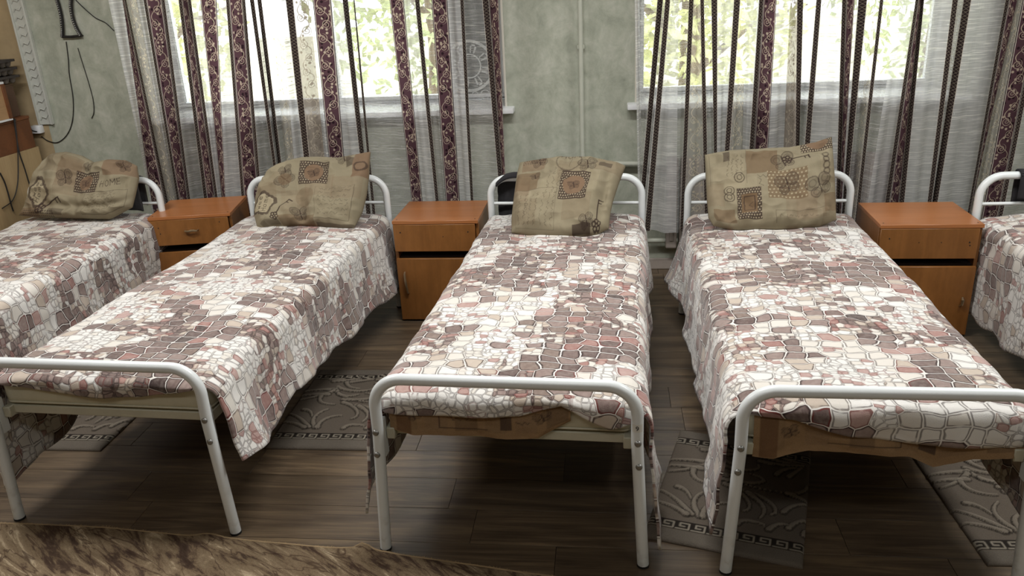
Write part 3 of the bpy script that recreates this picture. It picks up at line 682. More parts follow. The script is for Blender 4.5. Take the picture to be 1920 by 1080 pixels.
def print1(im):
    W, H = im.W, im.H
    im.rect(.88*W, .62*H, W, H, PK, .95); im.disc(.94*W, .78*H, .03, DK, .7, .022); im.rect(.82*W, .8*H, .88*W, .92*H, DK, .6)
    dotsq(im, .44*W, .55*H, .25*W, .32*H); im.medallion(.135*W, .36*H, .062, DK, ('Sweet', 'Home')); im.key(.24*W, .17*H, .1, .85, DK)
    im.moth(.32*W, .78*H, .03, DK); im.moth(.33*W, .64*H, .045, DK, .8); im.disc(.33*W, .64*H, .03, BR, .6)
    for k in range(7): im.script(.63*W, (.14+.055*k)*H, .28*W, .014, DK, 20+k, .04, .0012, .6)
    im.frame(.60*W, .08*H, .93*W, .5*H, .0012, DK, .7); im.rect(.25*W, .0, .6*W, .13*H, BR, .6); im.moth(.45*W, .16*H, .04, DK); im.disc(.5*W, .38*H, .05, BR, .35); im.rect(.62*W, 0, W, .04*H, DK, .6)
    im.moth(.8*W, .93*H, .035, DK); im.rect(.05*W, .02*H, .24*W, .10*H, DK, .45)
def print2(im):
    W, H = im.W, im.H
    im.rect(.02*W, .50*H, .24*W, .76*H, BR, .7); im.rect(.06*W, .78*H, .28*W, .98*H, PK, .6); im.dots(.06*W, .86*H, .28*W, .98*H, .011, .0035, DK, .6)
    dotsq(im, .46*W, .36*H, .27*W, .36*H); im.text('HOME', .42*W, .91*H, .032, DK, .06); im.disc(.5*W, .86*H, .06, DK, .5, .054); im.key(.86*W, .1*H, .11, 1.57, DK)
    im.moth(.68*W, .82*H, .045, DK); im.moth(.22*W, .90*H, .04, DK); im.rect(.78*W, .82*H, .9*W, .9*H, DK, .6); im.moth(.2*W, .7*H, .025, DK)
    for k in range(7): im.script((.08+.055*k)*W, .06*H, .40*H, .014, DK, 40+k, 1.5, .0012, .65)
    for k in range(3): im.script((.34+.05*k)*W, .42*H, .36*H, .016, DK, 60+k, 1.55, .0013, .6)
    for k in range(4): im.disc(.16*W, (.18+.05*k)*H, .008, DK, .6, .006)
    im.frame(.05*W, .03*H, .44*W, .5*H, .0012, DK, .6); im.rect(.62*W, 0, .8*W, .07*H, DK, .8); im.moth(.76*W, .1*H, .035, DK); im.frame(.52*W, .76*H, .95*W, .98*H, .001, DK, .5)
def print3(im):
    W, H = im.W, im.H
    im.rect(.30*W, .62*H, .54*W, .90*H, BR, .75); im.rect(.45*W, .30*H, .75*W, .64*H, BR, .75); im.dots(.45*W, .30*H, .75*W, .64*H, .018, .0042, LT)
    im.moth(.60*W, .47*H, .055, DK); dotsq(im, .22*W, .08*H, .18*W, .36*H, False); im.rect(.255*W, .16*H, .37*W, .37*H, BR, 1); im.frame(.275*W, .19*H, .35*W, .34*H, .002, DK)
    im.script(.28*W, .24*H, .06*W, .03, DK, 3, 1.5); im.script(.31*W, .22*H, .06*W, .03, DK, 4, 1.5)
    im.rect(.72*W, .84*H, W, H, DK, .85); im.dots(.72*W, .84*H, W, H, .0125, .0036, WH); im.disc(.86*W, .95*H, .055, PK, 1, sy=1.6)
    im.moth(.58*W, .76*H, .05, DK); im.key(.64*W, .78*H, .08, .12, DK); im.moth(.84*W, .40*H, .06, DK)
    for x, y in ((.245, .58), (.165, .42), (.165, .34)): im.disc(x*W, y*H, .025, DK, .7, .02); im.disc(x*W, y*H, .013, DK, .7, .009)
    for k in range(4): im.script((.155+.035*k)*W, .6*H, .28*H, .013, DK, 80+k, 1.5, .0012, .7)
    im.script(.38*W, .58*H, .12*W, .03, DK, 91); im.script(.40*W, .45*H, .2*H, .03, DK, 92, 1.5); im.rect(.13*W, .80*H, .18*W, .94*H, DK, .7); im.rect(.04*W, .05*H, .2*W, .2*H, BR, .7)
    for k in range(4): im.disc(.91*W, (.55+.07*k)*H, .02, DK, .6, .012)
    im.frame(.5*W, .04*H, .95*W, .16*H, .001, DK, .6); im.script(.53*W, .1*H, .3*W, .014, DK, 97, 0, .0012, .6); im.frame(.03*W, .5*H, .3*W, .95*H, .001, DK, .4); im.rect(.88*W, .1*H, W, .3*H, BR, .6)

# ------------------------------------------------------------------ pillows
def resample(pts, n):
    P_ = [Vector(p) for p in pts]; L = [0]
    for a, b in zip(P_, P_[1:]): L.append(L[-1]+(b-a).length)
    out = []
    for k in range(n):
        t = L[-1]*k/(n-1); j = 0
        while j < len(L)-2 and L[j+1] < t: j += 1
        f = (t-L[j])/max(1e-9, L[j+1]-L[j]); out.append(P_[j].lerp(P_[j+1], max(0, min(1, f))))
    for _ in range(max(1, n//24)): out = [out[0]]+[(out[k-1]+out[k]*2+out[k+1])/4 for k in range(1, n-1)]+[out[-1]]
    return out
def pillow(i, label, conv, bot, right, top, left, vbase, vtop, ztop, paint, seed, dents=(), tf=.095, tb=.035):
    x0, y0, r = BEDS[i]; zb = .592
    fw = Matrix.Rotation(r, 3, 'Z')
    A = Vector((x0, y0, 0))+fw@Vector((0, -vbase, zb)); B = Vector((x0, y0, 0))+fw@Vector((0, -vtop, ztop))
    ex = fw@Vector((1, 0, 0)); ez = (B-A).normalized(); n = ex.cross(ez).normalized()    # n points to the camera side
    if n.y > 0: n = -n
    def P2(p): q = at(*conv(*p), A, n)-A; return Vector((q.dot(ex), q.dot(ez), 0))
    sides = [[P2(p) for p in s_] for s_ in (bot, right, top, left)]
    W = (sides[0][0]-sides[0][-1]).length*.5+(sides[2][0]-sides[2][-1]).length*.5; H = ((sides[1][0]-sides[1][-1]).length+(sides[3][0]-sides[3][-1]).length)/2
    res = .0022; im = base_img(W, H, res, seed); paint(im); im.c *= .88; nx, ny = im.nx, im.ny
    b_, t_ = resample(sides[0], nx), resample(sides[2], nx); r_, l_ = resample(sides[1], ny), resample(sides[3], ny)
    V, cols = [], []
    for j in range(ny):
        tv = j/(ny-1)
        for k in range(nx):
            s_ = k/(nx-1)
            p = b_[k]*(1-tv)+t_[k]*tv+l_[j]*(1-s_)+r_[j]*s_-(b_[0]*(1-s_)*(1-tv)+b_[-1]*s_*(1-tv)+t_[0]*(1-s_)*tv+t_[-1]*s_*tv)
            V.append(p)
    front, back = [], []
    for j in range(ny):
        tv = j/(ny-1)
        for k in range(nx):
            s_ = k/(nx-1); p = V[j*nx+k]
            e = (max(0, 1-abs(2*s_-1)**2.6)*max(0, 1-abs(2*tv-1)**2.6))**.45
            edge = 4*min(s_, 1-s_, tv, 1-tv)
            wr = fbm(p.x*7+seed, p.y*7, seed*2.2, 3)*.026 + (1-abs(fbm(p.x*9+seed*3, p.y*12, seed*1.1, 2)))*.03*max(0.3, 1.1-edge*.6) - .016
            for (dx, dy, sx, sy, dp) in dents: wr -= dp*math.exp(-((s_-dx)/sx)**2-((tv-dy)/sy)**2)
            front.append(p+Vector((0, 0, tf*e*(1+.2*fbm(p.x*3, p.y*3, seed, 2)) + wr*min(1, edge*3)))); back.append(p+Vector((0, 0, -tb*e)))
    N = nx*ny; Fc = []
    for j in range(ny-1):
        for k in range(nx-1): a = j*nx+k; Fc.append((a, a+1, a+nx+1, a+nx))
    ring = [(k, 0) for k in range(nx)]+[(nx-1, j) for j in range(1, ny)]+[(k, ny-1) for k in range(nx-2, -1, -1)]+[(0, j) for j in range(ny-2, 0, -1)]
    allv = list(front); flat = im.c.reshape(-1, 3); cl = [flat]; prev = [j*nx+k for k, j in ring]; m_ = len(ring)
    for t in (.97, .88, .7, .45, .15):    # the back side, a few rings closing towards its middle
        cur = []; cc_ = []
        for k, j in ring:
            kk, jj = int((nx-1)*(.5+(k/(nx-1)-.5)*t)), int((ny-1)*(.5+(j/(ny-1)-.5)*t)); cur.append(len(allv)); allv.append(back[jj*nx+kk]); cc_.append(flat[jj*nx+kk])
        cl.append(np.array(cc_))
        for a in range(m_): b = (a+1) % m_; Fc.append((prev[a], cur[a], cur[b], prev[b]))
        prev = cur
    Fc.append(tuple(prev))
    o = mesh('pillow', allv, Fc, M['pillow'], cols=np.vstack(cl), smooth=True)
    mw = Matrix((( ex.x, ez.x, n.x, A.x), (ex.y, ez.y, n.y, A.y), (ex.z, ez.z, n.z, A.z), (0, 0, 0, 1))); o.matrix_world = mw
    return tag(o, label, 'pillow', 'beige printed pillows')
k3 = lambda s_, ox, oy: (lambda x, y: (ox+x/s_, oy+y/s_))
pillow(0, 'lumpy beige printed pillow with two humps at the head of the far left bed', k3(2.571, 0, 0), [(90, 1040), (200, 1050), (350, 1055), (530, 1058), (640, 1000)], [(640, 1000), (655, 940), (672, 860), (662, 800)],
       [(215, 770), (260, 740), (330, 733), (400, 752), (460, 785), (530, 770), (610, 773), (662, 800)], [(90, 1040), (120, 1000), (145, 930), (165, 850), (215, 770)], .20, .06, .9, print0, 1, ((.5, .95, .1, .5, .03), (.55, .2, .4, .06, .025)))
pillow(1, 'beige printed pillow with one peaked corner on the second bed from left', k3(3.087, 440, 270), [(165, 512), (230, 492), (400, 480), (520, 490), (620, 500), (690, 490)], [(690, 490), (740, 400), (765, 300), (780, 180), (787, 45)],
       [(160, 230), (215, 165), (300, 118), (400, 88), (500, 83), (600, 90), (700, 65), (787, 45)], [(165, 512), (135, 490), (118, 420), (124, 330), (160, 230)], .30, .03, .88, print1, 2, ((.45, .12, .06, .3, .03), (.6, .2, .1, .1, .02)))
pillow(2, 'square beige printed pillow with a folded right corner on the middle bed', k3(3.085, 900, 270), [(182, 515), (300, 535), (430, 545), (560, 542), (680, 525), (745, 490)], [(745, 490), (755, 400), (768, 340), (800, 240), (843, 128)],
       [(230, 108), (350, 100), (500, 90), (640, 93), (790, 115), (843, 128)], [(182, 515), (182, 440), (194, 330), (214, 180), (230, 108)], .40, .03, .89, print2, 3, ((.9, .5, .05, .3, .025),))
pillow(3, 'wide beige printed pillow with a raised right corner in front of the right window', k3(3.085, 1240, 250), [(300, 535), (400, 560), (560, 567), (750, 562), (900, 548), (1012, 500)], [(1012, 500), (1008, 400), (1000, 250), (992, 130), (986, 20)],
       [(250, 125), (400, 105), (560, 100), (740, 90), (880, 62), (986, 20)], [(300, 535), (272, 490), (262, 380), (256, 250), (250, 125)], .32, .05, .9, print3, 4, ((.1, .4, .06, .2, .02), (.5, .8, .5, .06, .015)))

# ------------------------------------------------------------------ sheets showing under two blankets
def sheet_print(im):
    W, H = im.W, im.H
    im.c[:] = np.array(lin(150, 122, 90)[:3])
    for k in range(6): im.rect(k*W/6+.02, .02, k*W/6+.09, H-.02, (BR, PK, DK)[k % 3], .35)
    im.rect(.02, 0, .07, H, lin(110, 80, 56), .8); im.frame(.28*W, .2*H, .55*W, .75*H, .0013, DK, .8); im.script(.31*W, .45*H, .2*W, .02, DK, 7, 0, .0016); im.rect(.62*W, .2*H, .68*W, .55*H, DK, .8)
    im.script(.7*W, .4*H, .12*W, .02, DK, 9); im.moth(.14*W, .5*H, .025, DK); im.moth(.85*W, .5*H, .03, DK)
def sheet(i, label, u0, u1, hem, seed):
    x0, y0, r = BEDS[i]; res = .004; im = Img(u1-u0, .16, res, BG); sheet_print(im); V = []
    for j in range(im.ny):
        t_ = 1-j/(im.ny-1)
        for k in range(im.nx):
            u = u0+(u1-u0)*k/(im.nx-1); zh_ = interp(hem, u); z = .556-(.556-zh_)*t_
            V.append((u, -(2.002+.006*min(1, t_*4)+.010*t_*math.sin(u*19+seed)*.6+.008*t_+fbm(u*9, t_*2, seed)*.008*t_), z))
    Fc = [(j*im.nx+k, j*im.nx+k+1, (j+1)*im.nx+k+1, (j+1)*im.nx+k) for j in range(im.ny-1) for k in range(im.nx-1)]
    o = mesh('bed_sheet', V, Fc, M['sheet'], cols=im.c.reshape(-1, 3), smooth=True); o.location = (x0, y0, 0); o.rotation_euler = (0, 0, r)
    return tag(o, label, 'sheet', 'tan printed sheets')
sheet(2, 'tan printed sheet hanging below the blanket at the foot of the middle bed', -.372, .2, [(-.4, .45), (-.3, .425), (0, .422), (.1, .43), (.2, .49)], 1)
sheet(3, 'tan printed sheet with a loose corner at the foot of the wide pillow bed', -.36, .39, [(-.36, .40), (-.3, .395), (-.2, .42), (-.1, .42), (0, .415), (.08, .41), (.15, .375), (.2, .39), (.25, .41), (.4, .42)], 2)

# ------------------------------------------------------------------ dark cloths over the head rails
def rail_cloth(i, label, u0, u1, front, back, mat, seed, top=ZH+.021, rail=True):
    x0, y0, r = BEDS[i]; V = []; nu, nv = 24, 40; 
    for j in range(nv+1):
        s_ = j/nv*(front+back); 
        for k in range(nu+1):
            u = u0+(u1-u0)*k/nu; d = abs(u)-(BW-.14); zt = top if d < 0 else top-.14+math.sqrt(max(0, .14**2-min(d, .135)**2))
            w_ = .006*fbm(u*14, s_*8, seed)
            q = s_-back
            if q < -.03: y = .034+w_+.006*math.sin(u*30); z = zt+q+.03
            elif q > .03: y = -.034-w_-.006*math.sin(u*26); z = zt-q+.03
            else: a = q/.03*PI/2; y = -.034*math.sin(a); z = zt+.022*math.cos(a)-.012
            V.append((u, y, z))
    Fc = [(j*(nu+1)+k, j*(nu+1)+k+1, (j+1)*(nu+1)+k+1, (j+1)*(nu+1)+k) for j in range(nv) for k in range(nu)]
    o = mesh('cloth', V, Fc, mat, smooth=True); m = o.modifiers.new('thick', 'SOLIDIFY'); m.thickness = .012; m.offset = 1
    o.location = (x0, y0, 0); o.rotation_euler = (0, 0, r); return tag(o, label, 'cloth', 'dark cloths on the head rails')
rail_cloth(2, 'black cloth hung behind the head rail left of the square pillow', -.365, -.18, .03, .30, M['black'], 1)
rail_cloth(0, 'dark grey cloth over the head rail behind the lumpy far left pillow', .12, .305, .22, .2, M['grey_cloth'], 2)
rail_cloth(4, 'black cloth draped over the head rail at the far right', -.24, .2, .16, .2, M['black'], 3)

# ------------------------------------------------------------------ bedside cabinets
NW, ND, NH = .4623, .40, .577
def cabinet(label, x, y, r, handle, hid):
    t = thing('bedside_cabinet', label, 'cabinet', (x, y, 0), r, 'orange wooden bedside cabinets')
    w_, d = NW/2, ND
    box('top', (-w_, -d, NH-.018), (w_, 0, NH), M['lit_top'], t, .0015)
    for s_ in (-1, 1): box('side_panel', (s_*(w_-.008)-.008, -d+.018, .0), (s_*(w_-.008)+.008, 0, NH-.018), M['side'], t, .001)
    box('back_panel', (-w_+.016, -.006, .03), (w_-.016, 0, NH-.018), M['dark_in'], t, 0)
    box('bottom_panel', (-w_+.016, -d+.03, .025), (w_-.016, -.006, .041), M['side'], t, .001)
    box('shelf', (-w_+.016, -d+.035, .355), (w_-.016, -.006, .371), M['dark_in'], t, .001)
    box('plinth', (-w_+.016, -d+.035, .0), (w_-.016, -d+.05, .025), M['side'], t, .001)
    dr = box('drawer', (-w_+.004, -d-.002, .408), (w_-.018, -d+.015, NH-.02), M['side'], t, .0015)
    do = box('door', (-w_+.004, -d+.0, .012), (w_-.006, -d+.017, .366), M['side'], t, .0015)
    def screw(x_, z_, par, r_=.004):
        bm = bmesh.new(); tube_bm(bm, [(x_, -d-.0035, z_), (x_, -d+.001, z_)], r_, 8); bmobj('screw', bm, M['rubber'], par)
    for q in hid: screw(q[0], q[1], dr, q[2])
    for sx in (-1, 1):
        bm = bmesh.new(); tube_bm(bm, [(sx*(w_-.02), -d+.03, NH-.001), (sx*(w_-.02), -d+.03, NH+.0006)], .004, 8); bmobj('screw', bm, M['rubber'], t)
    def pull(pts, par): 
        n_ = len(pts); tube('handle', pts, [.004+.003*math.sin(PI*k/(n_-1)) for k in range(n_)], M['brass'], par, 8)
    if handle == 'drawer': pull([(-.035, -d, .49), (-.03, -d-.016, .492), (-.01, -d-.022, .49), (.01, -d-.022, .494), (.035, -d-.016, .49), (.04, -d, .492)], dr)
    if handle == 'door': pull([(-w_+.045, -d, .29), (-w_+.045, -d-.014, .285), (-w_+.048, -d-.022, .25), (-w_+.052, -d-.022, .21), (-w_+.055, -d-.014, .175), (-w_+.055, -d, .17)], do)
    if handle == 'stub': pull([(w_-.055, -d, .165), (w_-.05, -d-.012, .175), (w_-.048, -d-.014, .2), (w_-.046, -d, .21)], do)
    return t
cabinet('orange wooden bedside cabinet with a metal drawer handle, left between the first two beds', -2.415, 4.60, .174, 'drawer', [(-.18, .515, .003), (-.175, .48, .003), (.165, .53, .003)])
cabinet('orange wooden bedside cabinet with a handle on its door, beside the middle bed', -.8866, 4.4251, -.01, 'door', [(-.19, .515, .0035), (.175, .515, .0035), (.04, .49, .0025)])
cabinet('orange wooden bedside cabinet without a drawer handle, right of the wide pillow', 1.5382, 4.2336, -.0229, 'stub', [(-.185, .51, .003), (.175, .49, .0035), (.178, .475, .003), (-.05, .49, .002), (.05, .49, .002)])

# ------------------------------------------------------------------ rugs
def make_rug():
    W, H, res = .50, .70, .0032; RB = lin(106, 97, 87); RL = lin(138, 129, 116); RD = lin(34, 30, 28)
    im = Img(W, H, res, RB); h = np.zeros(im.X.shape)
    rs = np.random.RandomState(3)
    def stroke(pts, w0, w1, hh):
        nonlocal h
        P_ = np.array(pts, float); t = np.linspace(0, 1, 24)[:, None]
        if len(P_) == 3: B_ = (1-t)**2*P_[0]+2*t*(1-t)*P_[1]+t*t*P_[2]
        else: B_ = (1-t)**3*P_[0]+3*t*(1-t)**2*P_[1]+3*t*t*(1-t)*P_[2]+t**3*P_[3]
        d = np.full(im.X.shape, 9.)
        for k, q in enumerate(B_): d = np.minimum(d, np.hypot(im.X-q[0], im.Y-q[1])/(w0+(w1-w0)*k/23))
        m = np.clip(1-d*d, 0, 1)**.5; h = np.maximum(h, m*hh); rim = ((d > .8) & (d < 1.25)).astype(float); im.blend(rim, RD, .55); im.blend((d < .8).astype(float), RL, .75)
    # acanthus scrolls, traced in rug coordinates (across, along) in millimetres
    SC = [[(151, 492), (159, 426), (284, 349), (431, 372)], [(174, 445), (218, 406), (267, 439)], [(150, 511), (214, 452), (344, 465), (321, 518)], [(210, 392), (334, 379), (397, 432), (299, 452)], [(219, 366), (301, 332), (338, 244), (298, 224)], [(286, 342), (397, 325), (418, 244), (388, 231)], [(301, 332), (388, 271), (355, 203)], [(146, 488), (55, 485), (-8, 459)], [(140, 472), (92, 419), (15, 386)], [(99, 432), (87, 352), (184, 346)], [(127, 439), (42, 439), (6, 422)], [(161, 151), (96, 244), (168, 305)], [(172, 151), (156, 237), (244, 251)], [(132, 155), (59, 251), (-9, 265)], [(117, 148), (56, 196), (-4, 189)], [(60, 299), (95, 299), (116, 244)], [(110, 567), (220, 577), (340, 635)], [(178, 554), (283, 577), (405, 635)], [(206, 616), (131, 577), (86, 580)], [(318, 587), (403, 557), (483, 564)], [(324, 547), (409, 538), (478, 560)], [(388, 606), (430, 573), (480, 573)], [(389, 478), (405, 531), (465, 538)], [(178, 554), (198, 498), (255, 495)], [(432, 478), (449, 505), (470, 544)], [(426, 258), (447, 312), (503, 325)], [(447, 175), (468, 231), (533, 244)], [(497, 155), (497, 203), (567, 196)], [(433, 366), (489, 379), (494, 432)], [(432, 369), (496, 352), (544, 299)], [(285, 148), (296, 189), (370, 168)], [(386, 148), (408, 196), (444, 189)]]
    for pts in SC: stroke([(a/1000, b/1000) for a, b in pts], .0125, .006, .008)
    # greek key borders
    for yb in (.062, H-.062-.048):
        im.rect(0, yb, W, yb+.048, RD, .92); p_ = .052
        for k in range(13):
            x = k*p_-.01
            pts = [(x, yb+.008), (x+.042, yb+.008), (x+.042, yb+.038), (x+.012, yb+.038), (x+.012, yb+.022), (x+.028, yb+.022)]
            im.line(pts, .0042, lin(150, 142, 128)); 
            d = np.full(im.X.shape, 0.)
    im.rect(0, 0, W, .058, lin(108, 101, 92), .8); im.rect(0, H-.058, W, H, lin(108, 101, 92), .8)
    e = np.minimum(np.minimum(im.X, W-im.X), np.minimum(im.Y, H-im.Y)); th = .004+.009*np.clip(e/.012, 0, 1)**.5
    Z = th+h; n = im.nx*im.ny
    V = np.stack([im.X-W/2, im.Y-H/2, Z], -1).reshape(-1, 3); ring = [k for k in range(im.nx)]+[j*im.nx+im.nx-1 for j in range(1, im.ny)]+[(im.ny-1)*im.nx+k for k in range(im.nx-2, -1, -1)]+[j*im.nx for j in range(im.ny-2, 0, -1)]
    low = [(V[a][0], V[a][1], .0005) for a in ring]
    Fc = [(j*im.nx+k, j*im.nx+k+1, (j+1)*im.nx+k+1, (j+1)*im.nx+k) for j in range(im.ny-1) for k in range(im.nx-1)]
    m = len(ring); Fc += [(ring[a], n+a, n+(a+1) % m, ring[(a+1) % m]) for a in range(m)]
    cols = np.vstack([im.c.reshape(-1, 3), np.array([im.c.reshape(-1, 3)[a] for a in ring])])
    return mesh('rug', list(map(tuple, V))+low, Fc, M['rug'], cols=cols, smooth=True)
rug0 = make_rug()
rl = ['grey carved rug lying between the second and the middle bed', 'grey carved rug between the middle bed and the bed before the right window', 'grey carved rug seen under the foot end of the second bed from left', 'grey carved rug at the right edge, seen under the bed before the right window']
for k, (x, y, r) in enumerate(((-1.135, 3.07, .0), (.4515, 2.503, -.26), (-2.33, 3.03, .0), (1.40, 2.50, .03))):
    o = rug0 if k == 0 else rug0.copy()
    if k: C.objects.link(o)
    o.location = (x, y, 0); o.rotation_euler = (0, 0, r); tag(o, rl[k], 'rug', 'grey carved bedside rugs')

# foreground carpet with a stitched edge
E_ = [(-3.4, 2.23), (-2.17, 2.195), (-1.757, 2.19), (-1.42, 2.155), (-1.36, 2.165), (-1.3, 2.15), (-1., 2.125), (-.83, 2.115), (-.81, 2.135), (-.77, 2.12), (-.76, 2.108), (-.72, 2.106), (-.69, 2.10), (-.246, 2.03), (.5, 1.93), (2.2, 1.72)]
nx, ny = 240, 60; V = []
for j in range(ny+1):
    for k in range(nx+1):
        x = -3.4+5.6*k/nx; ye = interp(E_, x); y = .9+(ye-.9)*(j/ny); V.append((x, y, .010+.003*fbm(x*4, y*4, 0)+(.012*math.exp(-((x+.8)/.06)**2)+.008*math.exp(-((x+1.36)/.08)**2))*max(0, 1-(ye-y)/.1)))
Fc = [(j*(nx+1)+k, j*(nx+1)+k+1, (j+1)*(nx+1)+k+1, (j+1)*(nx+1)+k) for j in range(ny) for k in range(nx)]
ca = thing('carpet', 'brown and beige mottled carpet with a wavy edge across the foreground', 'carpet', (0, 0, 0))
mesh('pile', V, Fc, M['carpet'], smooth=True, parent=ca)
top = [Vector(V[ny*(nx+1)+k]) for k in range(nx+1)]
bm = bmesh.new(); tube_bm(bm, [t_-Vector((0, 0, .005)) for t_ in top], .0062, 6)
bmobj('binding', bm, M['binding'], ca)
bm = bmesh.new(); random.seed(3)
for q in range(520):
    x = random.uniform(-2.6, .2); y = interp(E_, x); z = .006
    tube_bm(bm, [(x, y, z), (x+random.uniform(-.006, .006), y+random.uniform(.005, .012), z+.003)], .0007, 3, False)
o = bmobj('fringe_hairs', bm, M['binding'], ca); o['kind'] = 'stuff'

# ------------------------------------------------------------------ left corner: storage stack, egg trays, wires
CX = -3.56
zc1 = at_x(69, 275, CX).z; zc2 = at_x(57, 215.5, CX).z
yb = min(4.80, at_x(66, 250, CX).y)
M['birch'] = m_wood('cream_laminate', lin(176, 148, 108), lin(196, 170, 128), .5, 'z', .5, True)
M['brownwood'] = m_wood('brown_chipboard', lin(104, 62, 34), lin(128, 78, 44), .5, 'x', .6, True)
M['pine'] = m_wood('light_pine', lin(170, 132, 92), lin(196, 158, 116), .6, 'y', .8, True)
M['cardboard'] = m_plain('brown_cardboard', lin(92, 70, 54), .85, var=.08)
M['cardside'] = m_plain('tan_cardboard', lin(126, 100, 76), .85, var=.08)
M['pulp'] = m_plain('grey_egg_pulp', lin(64, 58, 54), .9, bumps=.3, var=.2)
M['pulp2'] = m_plain('pale_egg_pulp', lin(112, 104, 96), .9, bumps=.3, var=.12)
t = thing('storage_cabinet', 'tall cream laminate cabinet in the left corner beside the far left bed', 'cabinet', (CX-.3, yb-.35, 0))
box('side_panel', (.284, -.55, .0), (.3, .35, zc1), M['birch'], t); box('side_panel', (-.3, -.55, 0), (-.284, .35, zc1), M['birch'], t); box('top', (-.284, -.55, zc1-.02), (.284, .35, zc1), M['birch'], t)
box('door', (-.284, -.566, .05), (.284, -.55, zc1-.02), M['birch'], t); box('back_panel', (-.284, .34, 0), (.284, .35, zc1-.02), M['birch'], t)
t = thing('wooden_chest', 'brown chipboard chest lying on top of the cream corner cabinet', 'chest', (CX-.3, yb-.35, zc1))
box('body', (-.29, -.5, 0), (.298, .33, zc2-zc1-.018), M['brownwood'], t, .002); box('lid', (-.295, -.505, zc2-zc1-.018), (.3, .335, zc2-zc1), M['brownwood'], t, .002)
q0 = at_x(0, 229, CX); q1 = at_x(21, 222, CX); zt1 = at_x(8, 152, CX+.01).z
t = thing('wooden_crate', 'light pine crate with a white rim standing on the brown chest', 'crate', (CX-.13, q1.y-.22, zc2))
box('body', (-.15, -.2, .012), (.15, .2, zt1-zc2-.012), M['pine'], t, .002); 
box('rim', (-.155, -.205, zt1-zc2-.014), (.155, .205, zt1-zc2), M['pvc'], t, .002); box('rim', (-.155, -.205, 0), (.155, .205, .012), M['pvc'], t, .002)
box('corner_batten', (.146, .178, .012), (.158, .203, zt1-zc2-.014), M['brownwood'], t, .001)
zt2 = at_x(40, 154, CX-.05).z; cy0 = q1.y+.005; cy1 = yb-.02
t = thing('cardboard_box', 'dark brown cardboard box between the pine crate and the wall moulding', 'box', (CX-.25, (cy0+cy1)/2, zc2))
box('body', (-.2, -(cy1-cy0)/2, 0), (.2, (cy1-cy0)/2, zt2-zc2-.004), M['cardboard'], t, .003)
box('flap', (-.2, -(cy1-cy0)/2, zt2-zc2-.004), (.2, -.002, zt2-zc2), M['cardside'], t, .001); box('flap', (-.2, .002, zt2-zc2-.004), (.2, (cy1-cy0)/2, zt2-zc2), M['cardside'], t, .001)
def make_tray():
    t = bpy.data.objects.new('egg_tray', None); C.objects.link(t)
    bm = bmesh.new(); box_bm(bm, (-.15, -.15, .044), (.15, .15, .048), .001); box_bm(bm, (-.152, -.152, .036), (.152, -.148, .050)); box_bm(bm, (.148, -.152, .036), (.152, .152, .050)); box_bm(bm, (-.152, .148, .036), (.152, .152, .05)); box_bm(bm, (-.152, -.152, .036), (-.148, .152, .05))
    bmobj('rim', bm, M['pulp'], t)
    bm = bmesh.new(); bmesh.ops.create_cone(bm, segments=14, radius1=.015, radius2=.028, depth=.04, cap_ends=True); bmesh.ops.bevel(bm, geom=[e for e in bm.edges if e.verts[0].co.z < 0 and e.verts[1].co.z < 0], offset=.006, segments=3, affect='EDGES')
    cup = None
    for a in range(5):
        for b in range(5):
            if cup is None: cup = o = bmobj('cup', bm, M['pulp2'], t)
            else: o = cup.copy(); C.objects.link(o); o.parent = t
            o.location = (-.118+.059*a, -.118+.059*b, .0245)
    return t
et = make_tray()
elab = ['grey pulp egg tray at the bottom of the stack on the cardboard box', 'grey pulp egg tray in the middle of the stack on the cardboard box', 'dark pulp egg tray on top of the stack on the cardboard box']
for k in range(3):
    o = et if k == 0 else copy_tree(et)
    o.location = (CX-.17, (cy0+cy1)/2-.04, zt2+.0005+.0465*k); o.rotation_euler = (0, 0, .06*k); tag(o, elab[k], 'egg tray', 'stacked egg trays')
M['wire'] = m_plain('black_wire', lin(24, 22, 22), .6, var=.1)
def smooth_path(p, n=8):
    P_ = [Vector(a) for a in p]; P_ = [P_[0]*2-P_[1]]+P_+[P_[-1]*2-P_[-2]]; out = []
    for i in range(1, len(P_)-2):
        for k in range(n):
            t_ = k/n; a, b, c_, d = P_[i-1:i+3]; out.append(.5*((2*b)+(c_-a)*t_+(2*a-5*b+4*c_-d)*t_*t_+(3*b-a-3*c_+d)*t_**3))
    return out+[P_[-2]]
def wire(label, pts, r=.0028, cat='wire'):
    return tag(tube('wire', smooth_path(pts), r, M['wire'], None, 6), label, cat)
wy = WY-.006; Wp = lambda *a: [at_y(x, y, wy) for x, y in a]
wire('thin black wire looping from the hanging metal holder down to the white socket', Wp((124, 78), (128, 110), (130, 140), (137, 185), (136, 225), (126, 252), (108, 267), (90, 264), (78, 256)))
wire('short thin wire with a frayed end hanging free on the green wall', Wp((146, 90), (152, 110), (160, 135), (169, 165), (175, 190), (176, 210), (172, 222)), .0024)
wire('black wire running along the wall into the left edge of the curtain', Wp((142, 0), (150, 8), (165, 22), (180, 34), (198, 43), (214, 58)))
Xp = lambda *a: [at_x(x, y, CX+.008) for x, y in a]
wire('black cable hanging down the corner cabinet towards the far left pillow', Xp((26, 222), (30, 250), (36, 285), (46, 315), (56, 348)), .0035)
wire('black cable curving across the cream corner cabinet', Xp((28, 224), (32, 262), (34, 300), (33, 345), (24, 375), (4, 391)), .003)
wire('thick black cable at the left edge running down to the far left bed', Xp((0, 324), (8, 340), (14, 358), (20, 380), (25, 396)), .004)
wire('black cable sagging from the corner cabinet to the white socket', [at_x(28, 224, CX+.008), at_y(46, 232, 4.79), at_y(60, 244, 4.81), at_y(70, 247, 4.815)], .003)
